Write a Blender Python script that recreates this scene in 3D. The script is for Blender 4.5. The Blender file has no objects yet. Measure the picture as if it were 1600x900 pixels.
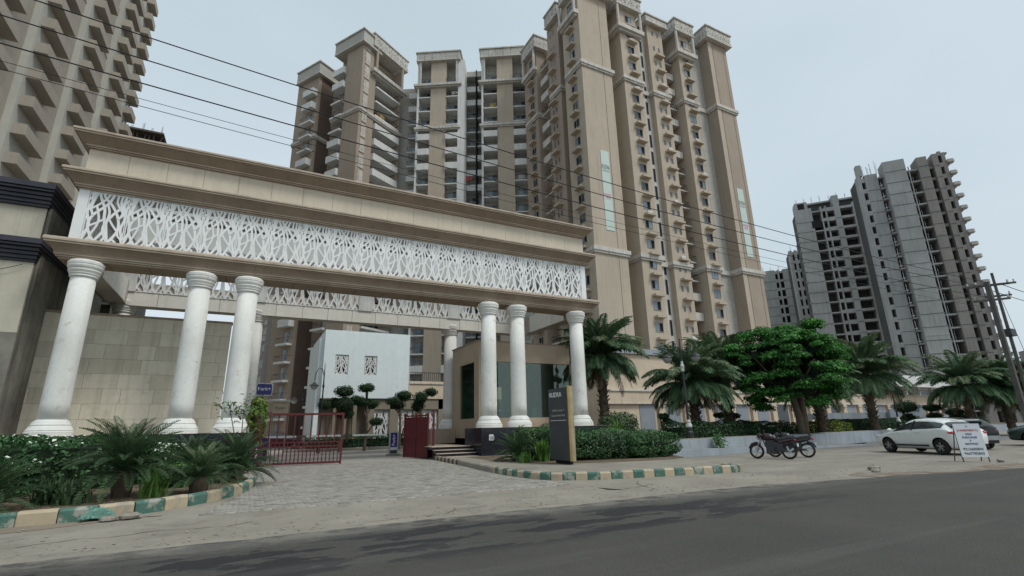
import bpy, math, random
import numpy as np
from mathutils import Matrix, Vector
random.seed(7); RNG = np.random.default_rng(7)
PI = math.pi
S = bpy.context.scene
COL = S.collection

# ---------------------------------------------------------------- camera
CF, CP, CR, CY, CH = 773.0, .276, -.021, .482, 1.4
Fv = Vector((math.sin(CY)*math.cos(CP), math.cos(CY)*math.cos(CP), math.sin(CP)))
Rt = Vector((math.cos(CY), -math.sin(CY), 0)); Uv = Rt.cross(Fv)
Rr = Rt*math.cos(CR)+Uv*math.sin(CR); Ur = -Rt*math.sin(CR)+Uv*math.cos(CR)
cam = bpy.data.cameras.new('camera'); cam.sensor_width = 36; cam.lens = 36*CF/1600
cam.clip_start = .1; cam.clip_end = 6000
co = bpy.data.objects.new('camera', cam); COL.objects.link(co)
M = Matrix.Identity(4)
for i in range(3):
    M[i][0] = Rr[i]; M[i][1] = Ur[i]; M[i][2] = -Fv[i]
M[2][3] = CH
co.matrix_world = M
S.camera = co

# ---------------------------------------------------------------- light
SUN_EL, SUN_AZ = 56, 150          # azimuth clockwise from +Y
W = bpy.data.worlds.new('World'); S.world = W; W.use_nodes = True
nt = W.node_tree; nt.nodes.clear()
out = nt.nodes.new('ShaderNodeOutputWorld'); bg = nt.nodes.new('ShaderNodeBackground')
sky = nt.nodes.new('ShaderNodeTexSky'); sky.sky_type = 'NISHITA'; sky.sun_disc = False
sky.sun_elevation = math.radians(SUN_EL); sky.sun_rotation = math.radians(SUN_AZ)
sky.air_density = 1.5; sky.dust_density = 4
tc = nt.nodes.new('ShaderNodeTexCoord'); mp = nt.nodes.new('ShaderNodeMapping'); mp.inputs['Scale'].default_value = (1, 1, 2.2)
nz = nt.nodes.new('ShaderNodeTexNoise'); nz.inputs['Scale'].default_value = .9; nz.inputs['Detail'].default_value = 5; nz.inputs['Roughness'].default_value = .45
rp = nt.nodes.new('ShaderNodeValToRGB')
rp.color_ramp.elements[0].position = .3; rp.color_ramp.elements[0].color = (4.7, 5.65, 6.15, 1)
rp.color_ramp.elements[1].position = .75; rp.color_ramp.elements[1].color = (6.5, 7.2, 7.85, 1)
mx = nt.nodes.new('ShaderNodeMix'); mx.data_type = 'RGBA'; mx.inputs[0].default_value = .88
nt.links.new(tc.outputs['Generated'], mp.inputs[0]); nt.links.new(mp.outputs[0], nz.inputs['Vector'])
nt.links.new(nz.outputs[0], rp.inputs[0]); nt.links.new(sky.outputs[0], mx.inputs[6]); nt.links.new(rp.outputs[0], mx.inputs[7])
nt.links.new(mx.outputs[2], bg.inputs[0]); bg.inputs[1].default_value = .1
nt.links.new(bg.outputs[0], out.inputs[0])
sl = bpy.data.lights.new('sun', 'SUN'); sl.energy = 1.5; sl.angle = math.radians(14); sl.color = (1, .985, .925)
so = bpy.data.objects.new('sun', sl); COL.objects.link(so)
a, e = math.radians(SUN_AZ), math.radians(SUN_EL)
so.rotation_euler = Vector((math.sin(a)*math.cos(e), math.cos(a)*math.cos(e), math.sin(e))).to_track_quat('Z', 'Y').to_euler()
S.view_settings.view_transform = 'Standard'; S.view_settings.look = 'None'
S.view_settings.exposure = 0.27; S.view_settings.gamma = 1
S.cycles.max_bounces = 6; S.cycles.transparent_max_bounces = 8
S.cycles.use_denoising = True

# ---------------------------------------------------------------- materials
def sr(r, g, b):
    f = lambda c: (c/255/12.92) if c/255 <= .04045 else ((c/255+.055)/1.055)**2.4
    return (f(r), f(g), f(b))
MAT = {}
def mat(name, c, rough=.8, c2=None, scale=2., amt=.35, bump=0., bscale=None, streak=None, sa=.5, metal=0., spec=.4, stretch=(1, 1, 1), spots=None, trans=0, grid=None, emit=None):
    m = bpy.data.materials.new(name); m.use_nodes = True; n = m.node_tree; N = n.nodes; L = n.links
    p = N['Principled BSDF']; p.inputs['Roughness'].default_value = rough; p.inputs['Metallic'].default_value = metal
    p.inputs['Specular IOR Level'].default_value = spec
    g = N.new('ShaderNodeNewGeometry'); pos = g.outputs['Position']
    def noise(sc, det=4, st=(1, 1, 1), ro=.6):
        v = N.new('ShaderNodeVectorMath'); v.operation = 'MULTIPLY'; L.new(pos, v.inputs[0]); v.inputs[1].default_value = st
        t = N.new('ShaderNodeTexNoise'); t.inputs['Scale'].default_value = sc; t.inputs['Detail'].default_value = det; t.inputs['Roughness'].default_value = ro
        L.new(v.outputs[0], t.inputs['Vector']); return t.outputs[0]
    def mixc(f, a_, b_, lo=.35, hi=.65, k=1.):
        r = N.new('ShaderNodeMapRange'); L.new(f, r.inputs[0]); r.inputs[1].default_value = lo; r.inputs[2].default_value = hi; r.inputs[4].default_value = k
        x = N.new('ShaderNodeMix'); x.data_type = 'RGBA'; L.new(r.outputs[0], x.inputs[0])
        for s_, i in ((a_, 6), (b_, 7)):
            if isinstance(s_, tuple): x.inputs[i].default_value = (*s_[:3], 1)
            else: L.new(s_, x.inputs[i])
        return x.outputs[2]
    c2 = c2 or tuple(x*(1-amt) for x in c)
    col = mixc(noise(scale, 5, stretch), c, c2)
    col = mixc(noise(scale*9, 3), col, tuple(x*.8 for x in c), .45, .8, .5)
    if streak:
        col = mixc(noise(1.7, 4, (2.2, 2.2, .12)), col, streak, .5, .72, sa)
    if spots:
        sc_, cc, lo, hi, k = spots
        col = mixc(noise(sc_, 6, (1, 1, 1), .7), col, cc, lo, hi, k)
    L.new(col, p.inputs['Base Color'])
    if bump:
        b = N.new('ShaderNodeBump'); b.inputs['Strength'].default_value = bump; b.inputs['Distance'].default_value = .02
        L.new(noise(bscale or scale*12, 5), b.inputs['Height']); L.new(b.outputs[0], p.inputs['Normal'])
    if trans:
        p.inputs['Transmission Weight'].default_value = trans; p.inputs['IOR'].default_value = 1.3
    if emit:
        p.inputs['Emission Color'].default_value = (*emit[:3], 1); p.inputs['Emission Strength'].default_value = emit[3]
    MAT[name] = m
    return m
def leafmat(name, c, c2, sc=1.2):
    m = mat(name, c, .55, c2, sc, bump=0, spec=.3)
    n = m.node_tree; p = n.nodes['Principled BSDF']; o = n.nodes['Material Output']
    t = n.nodes.new('ShaderNodeBsdfTranslucent'); s = n.nodes.new('ShaderNodeMixShader'); s.inputs[0].default_value = .22
    src = p.inputs['Base Color'].links[0].from_socket
    n.links.new(src, t.inputs[0]); n.links.new(p.outputs[0], s.inputs[1]); n.links.new(t.outputs[0], s.inputs[2]); n.links.new(s.outputs[0], o.inputs[0])
    return m
def glassmat(name, tint, alpha, rough=.03, const=None):
    m = bpy.data.materials.new(name); m.use_nodes = True; n = m.node_tree; N = n.nodes; L = n.links
    N.remove(N['Principled BSDF']); o = N['Material Output']
    t = N.new('ShaderNodeBsdfTransparent'); t.inputs[0].default_value = (*tint, 1)
    g = N.new('ShaderNodeBsdfGlossy'); g.inputs['Roughness'].default_value = rough; g.inputs[0].default_value = (.75, .86, .8, 1)
    f = N.new('ShaderNodeLayerWeight'); f.inputs[0].default_value = alpha
    s = N.new('ShaderNodeMixShader'); (L.new(f.outputs['Fresnel'], s.inputs[0]) if const is None else setattr(s.inputs[0], 'default_value', const)); L.new(t.outputs[0], s.inputs[1]); L.new(g.outputs[0], s.inputs[2]); L.new(s.outputs[0], o.inputs[0])
    MAT[name] = m; return m

stain = (.09, .075, .055)
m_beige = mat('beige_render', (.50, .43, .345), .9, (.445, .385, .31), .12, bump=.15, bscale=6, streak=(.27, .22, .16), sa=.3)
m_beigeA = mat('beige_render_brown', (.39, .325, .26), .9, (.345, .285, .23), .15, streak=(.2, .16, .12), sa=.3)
m_shade_brown = mat('shaded_brown_render', (.16, .115, .09), .9, (.12, .09, .075), .3)  # darker brown with the shade of recessed flanks put into the colour
m_trim = mat('pale_trim', (.62, .6, .56), .85, (.5, .48, .44), .6, streak=(.22, .2, .17), sa=.7)
m_trimA = mat('trim_frieze', (.47, .455, .42), .85, (.39, .38, .35), 1.6, amt=.3)
m_white = mat('white_paint', (.72, .73, .72), .7, (.62, .63, .62), .7, streak=(.35, .33, .3), sa=.35)
m_column = mat('column_paint', (.77, .775, .745), .8, (.68, .68, .65), .8, streak=(.5, .45, .38), sa=.3, spots=(2.2, (.40, .31, .24), .58, .74, .7), spec=.25)
m_screen = mat('screen_paint', (.84, .86, .86), .5, (.76, .78, .78), 1.5, streak=(.5, .48, .44), sa=.25)
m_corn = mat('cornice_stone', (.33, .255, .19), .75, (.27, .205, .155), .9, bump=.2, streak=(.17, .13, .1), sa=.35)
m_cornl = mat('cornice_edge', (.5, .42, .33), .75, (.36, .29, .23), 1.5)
m_soff = mat('soffit_panel', (.52, .47, .39), .7, (.45, .41, .34), .8)
m_inner = mat('inner_grey', (.60, .61, .60), .8, (.52, .53, .52), .5)
m_fasc = mat('fascia_panel', (.82, .80, .74), .6, (.76, .74, .68), .5, streak=(.55, .52, .46), sa=.3)
m_frieze = mat('frieze_panel', (.64, .575, .46), .75, (.57, .51, .41), .5, streak=(.42, .36, .28), sa=.35, spots=(2.2, (.75, .73, .66), .70, .74, .8))
m_tile = mat('wall_stone', (.68, .64, .53), .7, (.6, .56, .46), .7, bump=.3, bscale=14, spots=(1.5, (.36, .31, .24), .56, .75, .6), streak=(.3, .27, .2), sa=.35)
m_tile2 = mat('wall_stone_dark', (.60, .555, .45), .7, (.52, .48, .385), .8, bump=.3, bscale=14, streak=(.28, .25, .19), sa=.4)
m_joint = mat('joint_dark', (.12, .1, .08), .9)
m_granite = mat('black_granite', (.016, .017, .022), .18, (.028, .03, .038), 6, spec=.5)
m_glassd = mat('dark_glass', (.02, .025, .03), .08, (.05, .06, .07), .4, spec=.7)
m_glassb = mat('blue_glass', (.2, .27, .32), .12, (.1, .15, .19), .5, spec=.8)
m_black = mat('black_void', (.012, .012, .013), .9)
m_frame = mat('grey_frame', (.3, .31, .32), .5)
m_rail = mat('dark_rail', (.05, .05, .055), .5, metal=.2)
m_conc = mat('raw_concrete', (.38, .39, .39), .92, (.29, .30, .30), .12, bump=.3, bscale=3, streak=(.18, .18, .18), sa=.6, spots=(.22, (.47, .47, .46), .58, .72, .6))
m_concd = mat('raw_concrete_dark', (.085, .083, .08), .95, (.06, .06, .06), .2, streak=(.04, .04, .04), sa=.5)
m_concb = mat('brick_raw_and_shade', (.28, .265, .25), .95, (.23, .22, .21), .25, streak=(.13, .12, .11), sa=.5)
m_ntow = mat('grey_beige_render', (.42, .38, .32), .9, (.36, .325, .275), .15, streak=(.27, .24, .2), sa=.4)
m_ntowp = mat('pale_grey_render', (.50, .50, .45), .9, (.44, .44, .4), .2)
m_navy = mat('navy_cornice', (.035, .035, .05), .5, (.05, .05, .065), 1.5)
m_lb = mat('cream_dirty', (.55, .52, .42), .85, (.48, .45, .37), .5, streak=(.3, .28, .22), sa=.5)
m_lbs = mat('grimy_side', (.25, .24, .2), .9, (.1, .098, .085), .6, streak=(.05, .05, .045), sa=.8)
m_club = mat('clubhouse_white', (.78, .86, .87), .7, (.74, .82, .83), .4, streak=(.55, .6, .6), sa=.2)
m_clubb = mat('clubhouse_brown', (.27, .23, .175), .8, (.22, .19, .145), .8)
m_cream = mat('cream_wall', (.64, .53, .40), .8, (.56, .47, .36), .6, streak=(.38, .31, .24), sa=.35)
m_roomw = mat('room_stone', (.44, .355, .265), .75, (.38, .30, .225), .8, spots=(1.9, (.11, .07, .05), .70, .74, .9))
m_roomin = mat('room_interior', (.42, .45, .44), .8)
m_roomgl = glassmat('room_glass', (.55, .64, .61), .25, .02, .11)
m_shut = mat('grey_shutter', (.30, .33, .37), .5, (.26, .29, .33), 1)
m_bluew = mat('pale_blue_wall', (.33, .375, .42), .85, (.27, .305, .34), .8, streak=(.16, .17, .18), sa=.5)
m_asph = mat('asphalt', (.072, .068, .060), .84, (.053, .051, .046), .35, bump=.9, bscale=55)
def asphalt_nodes(m):
    n = m.node_tree; N = n.nodes; L = n.links; p = N['Principled BSDF']; src = p.inputs['Base Color'].links[0].from_socket
    g = N.new('ShaderNodeNewGeometry'); sp = N.new('ShaderNodeSeparateXYZ'); L.new(g.outputs['Position'], sp.inputs[0])
    def mr(v, a_, b_, c_=0., d_=1., sm=True):
        r = N.new('ShaderNodeMapRange'); r.interpolation_type = 'SMOOTHSTEP' if sm else 'LINEAR'; L.new(v, r.inputs[0]); r.inputs[1].default_value = a_; r.inputs[2].default_value = b_; r.inputs[3].default_value = c_; r.inputs[4].default_value = d_; return r.outputs[0]
    def mul(a_, b_):
        r = N.new('ShaderNodeMath'); r.operation = 'MULTIPLY'; L.new(a_, r.inputs[0]); L.new(b_, r.inputs[1]); return r.outputs[0]
    def ns(sc, st, det=6, ro=.65):
        v = N.new('ShaderNodeVectorMath'); v.operation = 'MULTIPLY'; L.new(g.outputs['Position'], v.inputs[0]); v.inputs[1].default_value = st
        t = N.new('ShaderNodeTexNoise'); t.inputs['Scale'].default_value = sc; t.inputs['Detail'].default_value = det; t.inputs['Roughness'].default_value = ro; L.new(v.outputs[0], t.inputs['Vector']); return t.outputs[0]
    def mix(f, c):
        nonlocal src
        x = N.new('ShaderNodeMix'); x.data_type = 'RGBA'; L.new(f, x.inputs[0]); L.new(src, x.inputs[6]); x.inputs[7].default_value = (*c, 1); src = x.outputs[2]
    X, Y = sp.outputs[0], sp.outputs[1]
    # aggregate
    mix(mr(ns(42, (1, 1, 1), 2), .52, .75, 0, .5), (.125, .122, .115)); mix(mr(ns(30, (1, 1, 1), 2), .55, .8, 0, .55), (.028, .028, .027))
    # newer bitumen band hugging the broken edge
    band = mul(mul(mr(Y, 5.7, 6.2), mr(Y, 8.1, 7.75)), mul(mr(X, 13, 6), mr(X, -7, -2)))
    mix(mul(band, mr(ns(1.25, (.45, 1.2, 1), 8, .6), .485, .505, 0, .95)), (.019, .019, .022))
    mix(mul(mr(Y, 7.3, 8.1), mr(ns(1.3, (.4, 1.5, 1), 8, .7), .45, .5, 0, .7)), (.135, .13, .118))
    # worn pale wheel tracks and dust
    mix(mul(mr(ns(.5, (.12, 1.5, 1), 4), .5, .65, 0, .35), mr(Y, -2, 4)), (.12, .117, .108))
    mix(mul(mr(Y, 7.6, 8.4), mr(ns(2.4, (1, 1, 1)), .42, .6, 0, .8)), (.24, .22, .185))
    L.new(src, p.inputs['Base Color'])
asphalt_nodes(m_asph)
m_patch = mat('asphalt_new', (.030, .029, .031), .75, (.036, .035, .036), 1.3, bump=.8, bscale=70)
m_apron = mat('apron_concrete', (.295, .27, .225), .9, (.22, .20, .165), .7, bump=.7, bscale=18, spots=(1.3, (.13, .12, .105), .56, .72, .75))
m_lot = mat('dusty_concrete', (.285, .265, .225), .92, (.2, .183, .155), .55, bump=.8, bscale=15, stretch=(.5, 1.4, 1), spots=(1.1, (.17, .125, .095), .55, .68, .7))
m_ground = mat('dry_earth', (.25, .205, .155), .95, (.18, .15, .11), .3, bump=.6, bscale=9)
m_soil = mat('bed_soil', (.17, .125, .085), .95, (.1, .075, .05), 1.5, bump=1., bscale=12)
m_pav = [mat('paver_grey', (.345, .325, .29), .85, (.27, .255, .225), 2, bump=.2, spots=(.6, (.22, .205, .18), .55, .75, .5)),
         mat('paver_pale', (.40, .38, .335), .85, (.32, .30, .265), 2, bump=.2, spots=(.6, (.24, .22, .195), .55, .75, .5)),
         mat('paver_dark', (.285, .268, .238), .85, (.18, .17, .155), 2, bump=.3)]
m_kg = mat('kerb_green', (.05, .13, .10), .75, (.085, .17, .135), 3, spots=(3.3, (.33, .33, .28), .52, .60, .9))
m_ky = mat('kerb_cream', (.46, .385, .27), .75, (.39, .32, .22), 3, spots=(3.7, (.27, .25, .21), .54, .64, .75))
m_kp = mat('kerb_plain', (.3, .28, .24), .85, (.24, .22, .19), 2)
m_red = mat('red_gate_paint', (.125, .022, .025), .45, (.09, .017, .02), 2)
m_blue = mat('sign_blue', (.035, .03, .21), .4)
m_purp = mat('machine_purple', (.06, .02, .13), .4)
m_text = mat('letter_white', (.85, .85, .88), .5, amt=.02)
m_dtext = mat('letter_dark', (.05, .06, .08), .6)
m_rtext = mat('letter_red', (.6, .05, .06), .6)
m_ban = mat('banner_aqua', (.58, .68, .64), .7, (.53, .63, .6), .3)
m_pyl = mat('pylon_slate', (.045, .05, .057), .4, (.055, .06, .068), 1)
m_gold = mat('pylon_gold', (.42, .29, .11), .45, metal=.3)
m_car = mat('car_white', (.72, .75, .74), .22, (.7, .73, .72), .5, spec=.6)
m_card = mat('car_black', (.008, .009, .011), .22, spec=.4)
m_carg = mat('car_green', (.018, .04, .036), .2, spec=.6)
m_carr = mat('car_maroon', (.1, .02, .03), .25, spec=.6)
m_cglass = mat('car_glass', (.02, .028, .03), .06, (.03, .04, .042), 1, spec=.8)
m_tyre = mat('tyre', (.018, .018, .018), .85)
m_alloy = mat('alloy', (.45, .46, .47), .3, metal=.7)
m_tail = mat('tail_red', (.5, .02, .03), .25, amt=.1)
m_plastic = mat('black_plastic', (.02, .02, .02), .6)
m_plate = mat('plate', (.7, .7, .68), .5)
m_chrome = mat('chrome', (.6, .6, .6), .2, metal=.9)
m_bark = mat('bark', (.16, .125, .09), .95, (.09, .07, .05), 4, bump=1., bscale=20)
m_palmb = mat('palm_bark', (.14, .105, .075), .95, (.07, .055, .04), 5, bump=1., bscale=25)
m_lf = [leafmat('leaf_bright', (.085, .29, .045), (.055, .2, .035)), leafmat('leaf_mid', (0.063, 0.218, 0.040), (0.040, 0.149, 0.029)), leafmat('leaf_deep', (0.029, 0.111, 0.023), (0.018, 0.072, 0.017))]
m_pf = [leafmat('palm_frond_green', (0.098, 0.175, 0.084), (0.056, 0.119, 0.056)), leafmat('palm_frond_pale', (0.188, 0.237, 0.131), (0.094, 0.150, 0.075)), leafmat('palm_frond_dry', (.2, .165, .1), (.12, .1, .06))]
m_cyc = leafmat('cycad_leaf', (0.072, 0.136, 0.056), (0.035, 0.072, 0.032), 3)
m_cyl = leafmat('strap_leaf', (0.125, 0.250, 0.050), (0.062, 0.150, 0.031), 3)
m_yel = leafmat('yellow_leaf', (.3, .33, .045), (.14, .22, .03), 4)
m_pur = leafmat('purple_leaf', (.09, .03, .045), (.04, .02, .03), 4)
m_hed = [leafmat('hedge_leaf', (0.084, 0.203, 0.070), (0.045, 0.126, 0.042)), leafmat('hedge_dark', (0.038, 0.112, 0.036), (0.024, 0.075, 0.027)), mat('petal_white', (.8, .82, .75), .6, amt=.05)]
m_top = [leafmat('topiary_leaf', (0.054, 0.128, 0.047), (0.032, 0.081, 0.032)), leafmat('topiary_dark', (0.027, 0.068, 0.027), (0.018, 0.046, 0.018))]
m_core = mat('crown_core', (.012, .028, .010), .95)  # near-black solid core filling the foliage from inside
m_iron = mat('lamp_iron', (.045, .048, .05), .5, metal=.3)
m_lampw = mat('lamp_white', (.6, .6, .58), .5)
m_lampg = mat('lamp_glass', (.28, .29, .28), .3)
m_pole = mat('pole_concrete', (.13, .125, .115), .9, (.08, .078, .07), 2)
m_net = mat('green_net', (.13, .27, .22), .9, (.2, .36, .3), 6, bump=1)
m_rock = mat('rubble', (.24, .205, .17), .9, (.33, .31, .27), 4, bump=1)
m_plch = mat('plastic_chair', (.75, .77, .77), .5)
m_wire = mat('cable', (.012, .012, .014), .7)
m_sign = mat('flex_sheet', (.62, .65, .68), .6, (.56, .59, .62), 2)

# ---------------------------------------------------------------- helpers
class MB:
    def __init__(s, o=(0, 0, 0)): s.v = []; s.f = []; s.m = []; s.o = o
    def add(s, vs, fs, m=0):
        b = len(s.v); s.v += [(x-s.o[0], y-s.o[1], z-s.o[2]) for x, y, z in vs]
        s.f += [tuple(b+i for i in f) for f in fs]; s.m += [m]*len(fs); return s
    def box(s, x0, x1, y0, y1, z0, z1, m=0):
        return s.add([(x0, y0, z0), (x1, y0, z0), (x1, y1, z0), (x0, y1, z0), (x0, y0, z1), (x1, y0, z1), (x1, y1, z1), (x0, y1, z1)],
                     [(0, 3, 2, 1), (4, 5, 6, 7), (0, 1, 5, 4), (1, 2, 6, 5), (2, 3, 7, 6), (3, 0, 4, 7)], m)
    def bar(s, a, b, w, h=None, m=0, up=(0, 0, 1)):
        a, b = Vector(a), Vector(b); d = (b-a).normalized(); u = Vector(up)
        if abs(d.dot(u)) > .98: u = Vector((0, 1, 0))
        r = d.cross(u).normalized(); u = r.cross(d); h = h or w; vs = []
        for p in (a, b):
            for i, j in ((-1, -1), (1, -1), (1, 1), (-1, 1)): vs.append(tuple(p+r*i*w/2+u*j*h/2))
        return s.add(vs, [(3, 2, 1, 0), (4, 5, 6, 7), (0, 1, 5, 4), (1, 2, 6, 5), (2, 3, 7, 6), (3, 0, 4, 7)], m)
    def prism(s, pts, z0, z1, m=0):
        n = len(pts); a_ = sum(pts[i][0]*pts[(i+1) % n][1]-pts[(i+1) % n][0]*pts[i][1] for i in range(n))
        if a_ < 0: pts = pts[::-1]
        f1 = z1 if callable(z1) else (lambda x, y: z1)
        vs = [(x, y, z0) for x, y in pts]+[(x, y, f1(x, y)) for x, y in pts]
        return s.add(vs, [tuple(range(n-1, -1, -1)), tuple(range(n, 2*n))]+[(i, (i+1) % n, n+(i+1) % n, n+i) for i in range(n)], m)
    def lathe(s, prof, n=20, c=(0, 0, 0), m=0, caps=True):
        vs = []; fs = []; k = len(prof)
        for r, z in prof:
            for i in range(n):
                t = 2*PI*i/n; vs.append((c[0]+r*math.cos(t), c[1]+r*math.sin(t), c[2]+z))
        for j in range(k-1):
            for i in range(n): fs.append((j*n+i, j*n+(i+1) % n, (j+1)*n+(i+1) % n, (j+1)*n+i))
        if caps: fs += [tuple(range(n-1, -1, -1)), tuple((k-1)*n+i for i in range(n))]
        return s.add(vs, fs, m)
    def tube(s, pts, r, n=8, m=0):
        pts = [Vector(p) for p in pts]; rs = r if isinstance(r, (list, tuple)) else [r]*len(pts); vs = []; fs = []; prev = None
        for i, p in enumerate(pts):
            d = (pts[min(i+1, len(pts)-1)]-pts[max(i-1, 0)]).normalized()
            if prev is None:
                u = Vector((0, 0, 1)) if abs(d.z) < .9 else Vector((1, 0, 0)); prev = d.cross(u).normalized()
            a_ = (prev-d*prev.dot(d)).normalized(); b_ = d.cross(a_); prev = a_
            for j in range(n):
                t = 2*PI*j/n; vs.append(tuple(p+(a_*math.cos(t)+b_*math.sin(t))*rs[i]))
        for i in range(len(pts)-1):
            for j in range(n): fs.append((i*n+j, i*n+(j+1) % n, (i+1)*n+(j+1) % n, (i+1)*n+j))
        fs += [tuple(range(n-1, -1, -1)), tuple((len(pts)-1)*n+j for j in range(n))]
        return s.add(vs, fs, m)
    def ell(s, c, r, n=10, k=6, m=0, jit=0):
        vs = []; fs = []
        for j in range(k+1):
            p = PI*j/k
            for i in range(n):
                t = 2*PI*i/n; q = 1+random.uniform(-jit, jit)
                vs.append((c[0]+r[0]*q*math.sin(p)*math.cos(t), c[1]+r[1]*q*math.sin(p)*math.sin(t), c[2]-r[2]*q*math.cos(p)))
        for j in range(k):
            for i in range(n): fs.append((j*n+i, j*n+(i+1) % n, (j+1)*n+(i+1) % n, (j+1)*n+i))
        return s.add(vs, fs, m)
    def mesh(s, name, mats, smooth=False):
        me = bpy.data.meshes.new(name); me.from_pydata(s.v, [], s.f)
        for m_ in (mats if isinstance(mats, (list, tuple)) else [mats]): me.materials.append(m_)
        me.polygons.foreach_set('material_index', s.m)
        if smooth: me.polygons.foreach_set('use_smooth', [True]*len(s.f))
        me.update(); return me
    def build(s, name, mats, parent=None, loc=(0, 0, 0), rot=(0, 0, 0), smooth=False, sc=None):
        return inst(name, s.mesh(name, mats, smooth), parent, loc, rot, sc)
def inst(name, me, parent=None, loc=(0, 0, 0), rot=(0, 0, 0), sc=None):
    o = bpy.data.objects.new(name, me); COL.objects.link(o)
    if parent: o.parent = parent
    o.location = loc; o.rotation_euler = rot
    if sc: o.scale = sc if isinstance(sc, (tuple, list)) else (sc, sc, sc)
    return o
def tag(o, label, cat, group=None, kind=None):
    o['label'] = label; o['category'] = cat
    if group: o['group'] = group
    if kind: o['kind'] = kind
    return o
def thing(name, label, cat, loc=(0, 0, 0), rz=0, group=None):
    o = bpy.data.objects.new(name, None); COL.objects.link(o); o.location = loc; o.rotation_euler = (0, 0, rz); o.empty_display_size = .1
    return tag(o, label, cat, group)
def copy_tree(o, parent=None):
    c = o.copy(); COL.objects.link(c); c.parent = parent
    for ch in [x for x in o.children]: copy_tree(ch, c)
    return c
def struct(o): o['kind'] = 'structure'; return o
def text(name, s, size, m, parent, loc, rot, sx=1, ext=.004, align='CENTER'):
    cu = bpy.data.curves.new(name, 'FONT'); cu.body = s; cu.size = size; cu.extrude = ext; cu.align_x = align; cu.align_y = 'CENTER'; cu.resolution_u = 2
    t = bpy.data.objects.new(name, cu); COL.objects.link(t); me = bpy.data.meshes.new_from_object(t.evaluated_get(bpy.context.evaluated_depsgraph_get())); bpy.data.objects.remove(t)
    me.materials.clear(); me.materials.append(m); return inst(name, me, parent, loc, rot, (sx, 1, 1))
def npmesh(name, V, F, mats, mi=None, smooth=False):
    me = bpy.data.meshes.new(name); k = F.shape[1]
    me.vertices.add(len(V)); me.vertices.foreach_set('co', V.astype(np.float32).ravel())
    me.loops.add(F.size); me.loops.foreach_set('vertex_index', F.astype(np.int32).ravel())
    me.polygons.add(len(F)); me.polygons.foreach_set('loop_start', np.arange(0, F.size, k, dtype=np.int32)); me.polygons.foreach_set('loop_total', np.full(len(F), k, np.int32))
    for m_ in mats: me.materials.append(m_)
    if mi is not None: me.polygons.foreach_set('material_index', mi.astype(np.int32))
    me.update(calc_edges=True); return me
def leaves(P, N, size, asp=.5, mi=None, mats=None, name='foliage', jitter=.6):
    """P points, N rough normals: one rhombic leaf each"""
    n = len(P); N = N+RNG.normal(0, jitter, (n, 3)); N /= np.linalg.norm(N, axis=1)[:, None]
    T = np.cross(N, RNG.normal(0, 1, (n, 3))); T /= np.linalg.norm(T, axis=1)[:, None]; B = np.cross(N, T)
    s = (size*RNG.uniform(.6, 1.4, n))[:, None]
    V = np.stack([P-T*s/2, P+B*s*asp/2+N*s*.08, P+T*s/2-N*s*.12, P-B*s*asp/2+N*s*.08], 1).reshape(-1, 3)
    return npmesh(name, V, np.arange(4*n).reshape(n, 4), mats, mi)
def blob(c, r, n, lump=.25, shell=.55, seed=0):
    """points in an uneven ellipsoid, denser near its surface"""
    g = np.random.default_rng(seed); d = g.normal(0, 1, (n, 3)); d /= np.linalg.norm(d, axis=1)[:, None]
    k = g.normal(0, 2.2, (5, 3)); ph = g.uniform(0, 6, 5)
    q = 1+lump*np.mean([np.sin(d@k[i]*1.6+ph[i]) for i in range(5)], 0)*1.6
    rad = (shell+(1-shell)*g.random(n)**.6)*q
    return np.array(c)+d*np.array(r)*rad[:, None], d

# ---------------------------------------------------------------- ground
def sheet(name, pts, z, m):
    me = bpy.data.meshes.new(name); me.from_pydata([(x, y, z) for x, y in pts], [], [tuple(range(len(pts)))]); me.materials.append(m)
    me.update()
    if me.polygons[0].normal.z < 0: me.flip_normals()
    o = bpy.data.objects.new(name, me); COL.objects.link(o); o['kind'] = 'structure'; return o
sheet('ground', [(-2500, -2500), (2500, -2500), (2500, 2500), (-2500, 2500)], -.012, m_ground)
def rag(x0, x1, y, amp, step=.35, seed=1):
    g = random.Random(seed); r = []; x = x0; w = 0
    while x < x1: w = w*.7+g.uniform(-amp, amp); r.append((x, y(x)+w)); x += step*g.uniform(.6, 1.4)
    r.append((x1, y(x1))); return r
edge = lambda x: 8.36 if x < 11 else 8.36-(x-11)*.19 if x < 20 else 6.65
sheet('road', [(-80, -14), (260, -14)]+rag(-80, 260, edge, .045, .4)[::-1], .004, m_asph)
g = random.Random(3)
apr = rag(-80, 13.6, edge, .05, .4, 9)
sheet('pavement', apr+[(13.6, 20), (9, 20.0), (-80, 20.0)], -.004, m_apron)
sheet('car_park', [(13.6, 6)]+[(260, 6), (260, 60), (13.6, 60)], -.006, m_lot)
# asphalt runs over the lot sheet to its own edge
sheet('ramp_paving', [(24, 17.3), (48, 15.5), (60, 20.5), (39, 20.3), (29, 18.9)], .0, mat('ramp_grey', (.2, .2, .205), .85, (.16, .16, .165), .8))
sheet('courtyard', [(-8, 20), (10, 20), (10, 44), (24, 44), (24, 70), (-30, 70), (-30, 33), (-8, 33)], -.002, m_pav[0])
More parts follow.
